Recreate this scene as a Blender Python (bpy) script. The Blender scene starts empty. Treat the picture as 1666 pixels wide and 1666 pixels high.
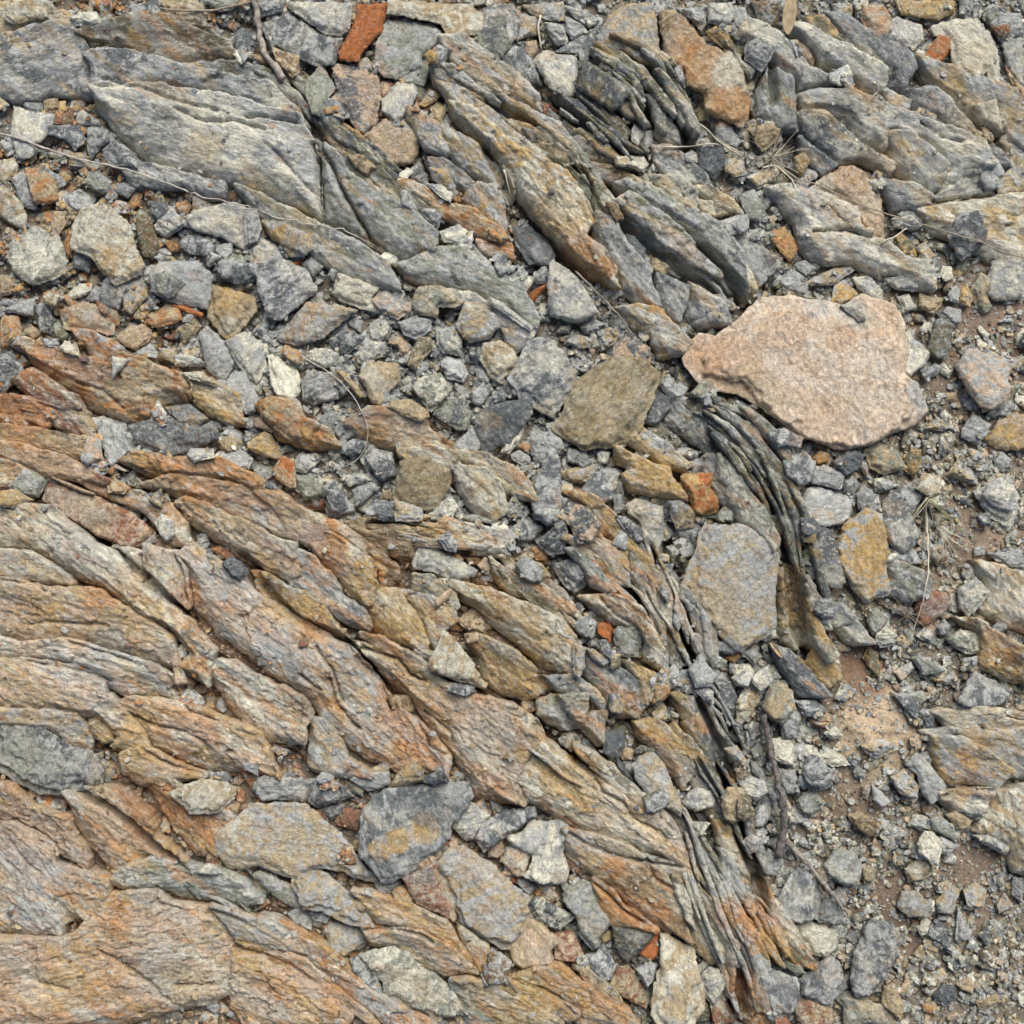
import bpy, math, random, colorsys
import numpy as np
rad = math.radians
sc = bpy.context.scene
col = sc.collection
S = 0.001                      # one picture unit of the survey = 1 mm on the ground

# ---------------------------------------------------------------- camera, sky, sun
cd = bpy.data.cameras.new('camera'); cam = bpy.data.objects.new('camera', cd); col.objects.link(cam)
CAMH = 2.60
PLANE = 0.035
cam.location = (0, 0, CAMH); cam.rotation_euler = (0, 0, 0)
cd.sensor_width = 36; cd.sensor_height = 36; cd.sensor_fit = 'HORIZONTAL'
cd.lens = 36 * (CAMH - PLANE) / 1.666
cd.clip_start = 0.05; cd.clip_end = 200
sc.camera = cam
W = bpy.data.worlds.new('World'); sc.world = W; W.use_nodes = True
nt = W.node_tree; bg = nt.nodes['Background']
sky = nt.nodes.new('ShaderNodeTexSky'); sky.sky_type = 'NISHITA'; sky.sun_disc = False
SUN_EL, SUN_AZ = 52, 20        # azimuth clockwise from the top of the picture
sky.sun_elevation = rad(SUN_EL); sky.sun_rotation = rad(SUN_AZ)
sky.air_density = 1.0; sky.dust_density = 3.0; sky.ozone_density = 0.6
nt.links.new(sky.outputs[0], bg.inputs[0]); bg.inputs[1].default_value = 0.05
sl = bpy.data.lights.new('sun', 'SUN'); sun = bpy.data.objects.new('sun', sl); col.objects.link(sun)
sl.energy = 2.5; sl.angle = rad(40); sl.color = (1.0, 0.95, 0.87)
sun.rotation_euler = (rad(90 - SUN_EL), 0, rad(180 - SUN_AZ))
sun.location = (0.5, 1.5, 3)
sc.view_settings.view_transform = 'Standard'; sc.view_settings.look = 'None'
sc.view_settings.gamma = 1; sc.view_settings.use_curve_mapping = False
sc.view_settings.exposure = 0.94
sc.render.engine = 'CYCLES'

# ---------------------------------------------------------------- colours (albedo)
PAL = {'g': (182, 185, 183), 'd': (106, 112, 115), 'm': (144, 149, 149), 'w': (218, 216, 198),
       'o': (192, 144, 98), 'r': (152, 108, 86), 't': (188, 171, 138), 'p': (204, 180, 154), 'q': (182, 114, 68), 'l': (156, 143, 112),
       'y': (196, 166, 112), 'v': (122, 119, 98), 'b': (134, 114, 88), 'e': (152, 157, 142)}
def lin(c): return np.array([((v / 255 + 0.055) / 1.055) ** 2.4 for v in c])
PAL = {k: lin(v) for k, v in PAL.items()}
CW = {'g': 'light grey', 'd': 'dark grey', 'm': 'mid grey', 'w': 'whitish', 'o': 'rust-orange', 'r': 'red-brown',
      't': 'tan', 'p': 'pinkish', 'y': 'ochre', 'v': 'olive-grey', 'b': 'brown', 'e': 'greenish-grey', 'q': 'rust', 'l': 'olive-brown'}

# ---------------------------------------------------------------- noise
def _h(ix, iy, seed):
    n = (ix.astype(np.int64) * 374761393 + iy.astype(np.int64) * 668265263 + seed * 1274126177) & 0xffffffff
    n = ((n ^ (n >> 13)) * 1274126177) & 0xffffffff
    n = n ^ (n >> 16)
    return (n & 0xffff) / 32767.5 - 1.0
def vnoise(x, y, seed=0):
    x0 = np.floor(x); y0 = np.floor(y); fx = x - x0; fy = y - y0
    fx = fx * fx * (3 - 2 * fx); fy = fy * fy * (3 - 2 * fy)
    a = _h(x0, y0, seed); b = _h(x0 + 1, y0, seed); c = _h(x0, y0 + 1, seed); d = _h(x0 + 1, y0 + 1, seed)
    return (a * (1 - fx) + b * fx) * (1 - fy) + (c * (1 - fx) + d * fx) * fy
def fbm(x, y, octv=4, seed=0, gain=0.5):
    s = 0; a = 1; t = 0
    for i in range(octv):
        s = s + a * vnoise(x * 2 ** i + 17.3 * i, y * 2 ** i - 9.1 * i, seed + i * 31); t += a; a *= gain
    return s / t
def sstep(a, b, x):
    t = np.clip((x - a) / (b - a), 0, 1); return t * t * (3 - 2 * t)

# ---------------------------------------------------------------- polygon distance
def seg_dists(P, V):
    A = V; B = np.roll(V, -1, 0); D = B - A
    L2 = (D ** 2).sum(1) + 1e-12
    R = P[:, None, :] - A[None]
    t = np.clip((R * D[None]).sum(2) / L2, 0, 1)
    d = np.sqrt(((R - t[..., None] * D[None]) ** 2).sum(2))
    inside = np.zeros(len(P), bool)
    x = P[:, 0:1]; y = P[:, 1:2]
    c = ((A[None, :, 1] > y) != (B[None, :, 1] > y)) & (x < D[None, :, 0] * (y - A[None, :, 1]) / (D[None, :, 1] + 1e-12) + A[None, :, 0])
    inside = (c.sum(1) % 2) == 1
    return d, inside
def sdf(P, V):
    out = np.empty(len(P)); 
    for i in range(0, len(P), 20000):
        d, ins = seg_dists(P[i:i + 20000], V)
        m = d.min(1); out[i:i + 20000] = np.where(ins, m, -m)
    return out

# height map of everything laid so far (3-unit cells)
HC = 3.0; H0 = -360.0; HN = 800
HM = np.zeros((HN, HN), np.float32)                  # heights in picture units (mm)
LEDGE = np.zeros((HN, HN), bool); CLEAN = np.zeros((HN, HN), bool)
def hm_idx(x, y):
    i = np.clip(((y - H0) / HC).astype(int), 0, HN - 1); j = np.clip(((x - H0) / HC).astype(int), 0, HN - 1)
    return i, j

# ---------------------------------------------------------------- materials
def srgb(r, g, b): return tuple(lin((r, g, b))) + (1,)
def node(nt, t, **kw):
    n = nt.nodes.new(t)
    for k, v in kw.items(): setattr(n, k, v)
    return n
def stone_mat(name, soil=False):
    m = bpy.data.materials.new(name); m.use_nodes = True; nt = m.node_tree; L = nt.links.new
    bs = nt.nodes['Principled BSDF']; bs.inputs['Roughness'].default_value = 0.82
    bs.inputs['Specular IOR Level'].default_value = 0.3
    fo = node(nt, 'ShaderNodeAttribute', attribute_name='fo')
    c1 = node(nt, 'ShaderNodeAttribute', attribute_name='c1'); c2 = node(nt, 'ShaderNodeAttribute', attribute_name='c2')
    def noise(scale, vec=(1, 1, 1), det=5, rough=0.6, dist=0.0):
        mp = node(nt, 'ShaderNodeVectorMath', operation='MULTIPLY'); mp.inputs[1].default_value = vec
        L(fo.outputs['Vector'], mp.inputs[0])
        n = node(nt, 'ShaderNodeTexNoise'); n.inputs['Scale'].default_value = scale
        n.inputs['Detail'].default_value = det; n.inputs['Roughness'].default_value = rough
        n.inputs['Distortion'].default_value = dist
        L(mp.outputs[0], n.inputs['Vector']); return n.outputs['Fac']
    def ramp(src, a, b, lo=0.0, hi=1.0):
        r = node(nt, 'ShaderNodeMapRange'); r.interpolation_type = 'SMOOTHSTEP'
        r.inputs['From Min'].default_value = a; r.inputs['From Max'].default_value = b
        r.inputs['To Min'].default_value = lo; r.inputs['To Max'].default_value = hi
        L(src, r.inputs['Value']); return r.outputs[0]
    def amt(s):
        x = node(nt, 'ShaderNodeMath', operation='MULTIPLY'); L(s, x.inputs[0]); L(c1.outputs['Alpha'], x.inputs[1]); return x.outputs[0]
    def mix(f, a, b, bt='MIX'):
        x = node(nt, 'ShaderNodeMix', data_type='RGBA', blend_type=bt)
        for s, v in ((x.inputs[0], f), (x.inputs[6], a), (x.inputs[7], b)):
            if isinstance(v, (int, float)): s.default_value = v
            elif isinstance(v, tuple): s.default_value = v
            else: L(v, s)
        return x.outputs[2]
    if soil:
        c = mix(ramp(noise(2.0, det=6), .42, .58), c1.outputs['Color'], c2.outputs['Color'])
        g = ramp(noise(26, det=6, rough=.75), .25, .75, .55, 1.4)
        c = mix(1.0, c, g, 'MULTIPLY')
        hs = noise(14, det=8, rough=.8)
        bstr, bdist = 1.0, 0.006
    else:
        c = mix(ramp(noise(1.9, (1, 2.0, 2.0), 8, .66, .6), .45, .55), c1.outputs['Color'], c2.outputs['Color'])
        # foliation streaks
        st = noise(3.6, (1, 3.6, 3.6), 9, .76, .6)
        c = mix(1.0, c, ramp(st, .28, .72, .6, 1.4), 'MULTIPLY')
        # pale mica crust and dark mineral patches
        c = mix(amt(ramp(noise(5.5, (1, 2.2, 2.2), 9, .72), .52, .62, 0, .72)), c, srgb(206, 204, 194))
        c = mix(amt(ramp(noise(4.3, (1, 2.6, 2.6), 10, .78), .55, .64, 0, .62)), c, srgb(84, 86, 84))
        c = mix(amt(ramp(noise(9, (1, 1.5, 1.5), 6, .6), .60, .70, 0, .35)), c, srgb(190, 138, 86))
        # hairline partings between the mica sheets
        cr = noise(2.6, (1, 2.8, 2.8), 6, .62, .8)
        ab = node(nt, 'ShaderNodeMath', operation='PINGPONG'); ab.inputs[1].default_value = .045; L(cr, ab.inputs[0])
        line = ramp(ab.outputs[0], 0.0, 0.0065, 0.0, 1.0)
        brk = ramp(noise(6, (1, 1, 1), 3, .5), .42, .58)
        inv = node(nt, 'ShaderNodeMath', operation='MAXIMUM'); L(line, inv.inputs[0]); L(brk, inv.inputs[1])
        c = mix(amt(ramp(inv.outputs[0], 0, 1, .55, 0.0)), c, srgb(58, 52, 44))
        # grit
        c = mix(1.0, c, ramp(noise(34, (1, 1.6, 1.6), 5, .8), .3, .7, .72, 1.28), 'MULTIPLY')
        hs = node(nt, 'ShaderNodeMath', operation='ADD'); L(st, hs.inputs[0])
        hs2 = node(nt, 'ShaderNodeMath', operation='ADD')
        n3 = noise(13, (1, 2.2, 2.2), 8, .75); L(n3, hs2.inputs[0]); L(noise(5.0, (1, 3.5, 3.5), 6, .65), hs2.inputs[1])
        L(hs2.outputs[0], hs.inputs[1])
        hz = node(nt, 'ShaderNodeMath', operation='MULTIPLY_ADD'); L(inv.outputs[0], hz.inputs[0]); hz.inputs[1].default_value = .30; L(hs.outputs[0], hz.inputs[2]); hs = hz.outputs[0]
        bstr, bdist = 1.0, 0.0046
    L(c, bs.inputs['Base Color'])
    bp = node(nt, 'ShaderNodeBump'); bp.inputs['Strength'].default_value = bstr; bp.inputs['Distance'].default_value = bdist
    L(hs, bp.inputs['Height']); L(bp.outputs[0], bs.inputs['Normal'])
    return m
M_ROCK = stone_mat('schist'); M_SOIL = stone_mat('soil', True)
def plain_mat(name, c, c2, scale=60, rough=.7):
    m = bpy.data.materials.new(name); m.use_nodes = True; nt = m.node_tree; L = nt.links.new
    bs = nt.nodes['Principled BSDF']; bs.inputs['Roughness'].default_value = rough
    tc = node(nt, 'ShaderNodeTexCoord'); n = node(nt, 'ShaderNodeTexNoise'); n.inputs['Scale'].default_value = scale
    n.inputs['Detail'].default_value = 5; L(tc.outputs['Object'], n.inputs['Vector'])
    x = node(nt, 'ShaderNodeMix', data_type='RGBA'); x.inputs[6].default_value = c; x.inputs[7].default_value = c2
    mr = node(nt, 'ShaderNodeMapRange'); mr.inputs['From Min'].default_value = .35; mr.inputs['From Max'].default_value = .65
    L(n.outputs['Fac'], mr.inputs['Value']); L(mr.outputs[0], x.inputs[0]); L(x.outputs[2], bs.inputs['Base Color'])
    bp = node(nt, 'ShaderNodeBump'); bp.inputs['Distance'].default_value = .001; L(n.outputs['Fac'], bp.inputs['Height'])
    L(bp.outputs[0], bs.inputs['Normal']); return m
M_TWIG = plain_mat('weathered_bark', srgb(96, 90, 84), srgb(150, 143, 134), 130)
M_STRAW = plain_mat('dry_straw', srgb(168, 160, 140), srgb(205, 198, 178), 80)
M_DSTRAW = plain_mat('grey_stalk', srgb(110, 102, 90), srgb(150, 140, 122), 80)
M_BARK = plain_mat('dark_bark', srgb(60, 55, 52), srgb(112, 106, 102), 150)
M_GSTRAW = plain_mat('bleached_stalk', srgb(132, 126, 116), srgb(180, 174, 164), 120)
M_LEAF = plain_mat('dry_leaf', srgb(132, 116, 92), srgb(165, 148, 118), 90)
M_GREEN = plain_mat('green_blade', srgb(104, 112, 62), srgb(140, 142, 92), 60)

# ---------------------------------------------------------------- mesh output
def W3(x, y, z):   # survey units -> metres
    return np.stack([(x - 833) * S, (833 - y) * S, z * S], -1)
def make_obj(name, co, faces_q, fo, c1, c2, mat, parent=None, smooth=True, tris=None, origin=None, ngon=None):
    me = bpy.data.meshes.new(name)
    if origin is not None: co = co - np.array(origin)[None]
    nq = len(faces_q); nt_ = 0 if tris is None else len(tris); nn = 0 if ngon is None else 1
    me.vertices.add(len(co)); me.vertices.foreach_set('co', co.astype(np.float32).ravel())
    idx = [faces_q.ravel()]; tot = [np.full(nq, 4)]
    if nt_: idx.append(tris.ravel()); tot.append(np.full(nt_, 3))
    if nn: idx.append(np.array(ngon)); tot.append(np.array([len(ngon)]))
    idx = np.concatenate(idx).astype(np.int32); tot = np.concatenate(tot).astype(np.int32)
    me.loops.add(len(idx)); me.loops.foreach_set('vertex_index', idx)
    me.polygons.add(len(tot)); st = np.concatenate([[0], np.cumsum(tot)[:-1]]).astype(np.int32)
    me.polygons.foreach_set('loop_start', st); me.polygons.foreach_set('loop_total', tot)
    me.polygons.foreach_set('use_smooth', np.full(len(tot), smooth))
    me.update(calc_edges=True)
    a = me.attributes.new('fo', 'FLOAT_VECTOR', 'POINT'); a.data.foreach_set('vector', fo.astype(np.float32).ravel())
    for nm, c in (('c1', c1), ('c2', c2)):
        a = me.attributes.new(nm, 'FLOAT_COLOR', 'POINT')
        c = np.asarray(c); c4 = np.ones((len(co), 4), np.float32); c4[:, :c.shape[-1]] = c; a.data.foreach_set('color', c4.ravel())
    me.materials.append(mat)
    o = bpy.data.objects.new(name, me); col.objects.link(o)
    if origin is not None: o.location = origin
    if parent is not None: o.parent = parent
    return o

def patch(V, cell, rough, ang, zfun, drop, seed, bottom=True, grow=0.0):
    """Slab or stone from an outline: a fine height grid clipped to the (roughened) outline,
    a broken side wall and a closed underside.  V in survey units, y down."""
    ca, sa = math.cos(ang), math.sin(ang)
    c0 = V.mean(0); R = V - c0; ra_ = rough[0] if grow else 0
    U = np.stack([R[:, 0] * ca + R[:, 1] * sa, R[:, 0] * sa - R[:, 1] * ca], 1)   # u along, v towards upper right
    u0, v0 = U.min(0) - 3 * cell - grow - ra_; u1, v1 = U.max(0) + 3 * cell + grow + ra_
    nu = int((u1 - u0) / cell) + 2; nv = int((v1 - v0) / cell) + 2
    gu, gv = np.meshgrid(u0 + np.arange(nu) * cell, v0 + np.arange(nv) * cell)
    P = np.stack([gu.ravel(), gv.ravel()], 1)
    segd = None
    d, ins = seg_dists(P, U) if len(P) * len(U) < 3e6 else (None, None)
    if d is None: s = sdf(P, U)
    else: m = d.min(1); s = np.where(ins, m, -m)
    ra, rl = rough
    s = s + grow + ra * fbm(P[:, 0] / rl, P[:, 1] / rl, 4, seed, .6)
    s = s.reshape(nv, nu)
    keep = ((s[:-1, :-1] + s[1:, :-1] + s[:-1, 1:] + s[1:, 1:]) / 4 > 0)
    if keep.sum() < 4: return None
    ids = np.arange(nv * nu).reshape(nv, nu)
    q = np.stack([ids[:-1, :-1], ids[:-1, 1:], ids[1:, 1:], ids[1:, :-1]], -1)[keep]
    # boundary edges
    e = np.concatenate([q[:, [0, 1]], q[:, [1, 2]], q[:, [2, 3]], q[:, [3, 0]]])
    key = e.min(1).astype(np.int64) * (nv * nu) + e.max(1)
    uq, inv, cnt = np.unique(key, return_inverse=True, return_counts=True)
    be = e[cnt[inv] == 1]
    gv_, gu_ = np.gradient(s, cell)
    bidx = np.unique(be)
    Pm = P.copy(); sf = s.ravel(); gx = gu_.ravel()[bidx]; gy = gv_.ravel()[bidx]
    g2 = np.maximum(gx * gx + gy * gy, .3)
    stp = np.clip(sf[bidx], -cell * .7, cell * .7)
    Pm[bidx, 0] -= gx * stp / g2; Pm[bidx, 1] -= gy * stp / g2
    sN = sf.copy(); sN[bidx] = 0
    used = np.unique(q)
    remap = np.full(nv * nu, -1); remap[used] = np.arange(len(used))
    q = remap[q]; be = remap[be]
    Pu = Pm[used]; su = np.maximum(sN[used], 0)
    ctx = dict(u=Pu[:, 0], v=Pu[:, 1], s=su, gu=gu_.ravel()[used], gv=gv_.ravel()[used], U=U, nv=nv, nu=nu,
               x=c0[0] + Pu[:, 0] * ca + Pu[:, 1] * sa, y=c0[1] + Pu[:, 0] * sa - Pu[:, 1] * ca,
               sgrid=s, used=used, cell=cell, c0=c0)
    z = zfun(ctx)
    nV = len(used)
    # wall: two rings below the rim, slightly undercut
    bu = np.unique(be); rm = np.full(nV, -1); rm[bu] = np.arange(len(bu))
    gx = ctx['gu'][bu]; gy = ctx['gv'][bu]; gl = np.sqrt(gx * gx + gy * gy) + 1e-6
    jn = fbm(Pu[bu, 0] / 6, Pu[bu, 1] / 6, 2, seed + 5)
    rings = []; zb = z[bu]
    zlow = drop(ctx, z)[bu] if callable(drop) else zb - drop
    k1 = (1.2 + 1.5 * jn) * cell * .5; k2 = cell * (1.5 + jn)
    for f, k in ((.45, k1), (1.0, k2)):
        uu = Pu[bu, 0] + gx / gl * k; vv = Pu[bu, 1] + gy / gl * k
        rings.append((uu, vv, zb * (1 - f) + zlow * f))
    nb = len(bu)
    allu = np.concatenate([Pu[:, 0], rings[0][0], rings[1][0]]); allv = np.concatenate([Pu[:, 1], rings[0][1], rings[1][1]])
    allz = np.concatenate([z, rings[0][2], rings[1][2]])
    a, b = be[:, 0], be[:, 1]; ra_, rb_ = rm[a], rm[b]
    w1 = np.stack([b, a, nV + ra_, nV + rb_], 1); w2 = np.stack([nV + rb_, nV + ra_, nV + nb + ra_, nV + nb + rb_], 1)
    quads = np.concatenate([q, w1, w2])
    ng = None
    if bottom:
        nxt = {}
        for i, j in zip(be[:, 0].tolist(), be[:, 1].tolist()): nxt[i] = j
        st = be[0, 0]; loop = [int(st)]; cur = nxt.get(int(st))
        while cur is not None and cur != st and len(loop) < len(nxt) + 2:
            loop.append(cur); cur = nxt.get(cur)
        if len(loop) > 3: ng = [nV + nb + int(rm[i]) for i in loop][::-1]
    x = c0[0] + allu * ca + allv * sa; y = c0[1] + allu * sa - allv * ca
    co = W3(x, y, allz)
    fo = np.stack([allu, allv, allz], 1) / 100.0
    top = np.zeros(len(allz), bool); top[:nV] = True
    return dict(co=co, quads=quads[:, ::-1] if False else quads, fo=fo, x=x, y=y, z=allz, nV=nV, ngon=ng, tx=x[:nV], ty=y[:nV], tz=z)
def flip_check(p):
    """orient faces so that the top looks up"""
    q = p['quads'][0]; c = p['co'][q]
    n = np.cross(c[1] - c[0], c[2] - c[0])[2]
    if n < 0:
        p['quads'] = p['quads'][:, ::-1].copy()
        if p['ngon']: p['ngon'] = p['ngon'][::-1]
def stamp(p, ledge=False, grow=0):
    i, j = hm_idx(p['tx'], p['ty'])
    np.maximum.at(HM, (i, j), p['tz'].astype(np.float32))
    if ledge: LEDGE[i, j] = True
TILES = {'A': 0, 'B': 400, 'C': 800, 'D': 1200}
def to_px(tile, pts):
    a = np.array([[float(t) for t in p.split(',')] for p in pts.split()])
    if tile == 'P': return a
    ox = (int(tile[1]) - 1) * 400; oy = TILES[tile[0]]
    k = 0.2521 if (tile[1] != '4' and tile[0] != 'D') else (0.2797)
    return a * k + np.array([ox, oy])

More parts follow.
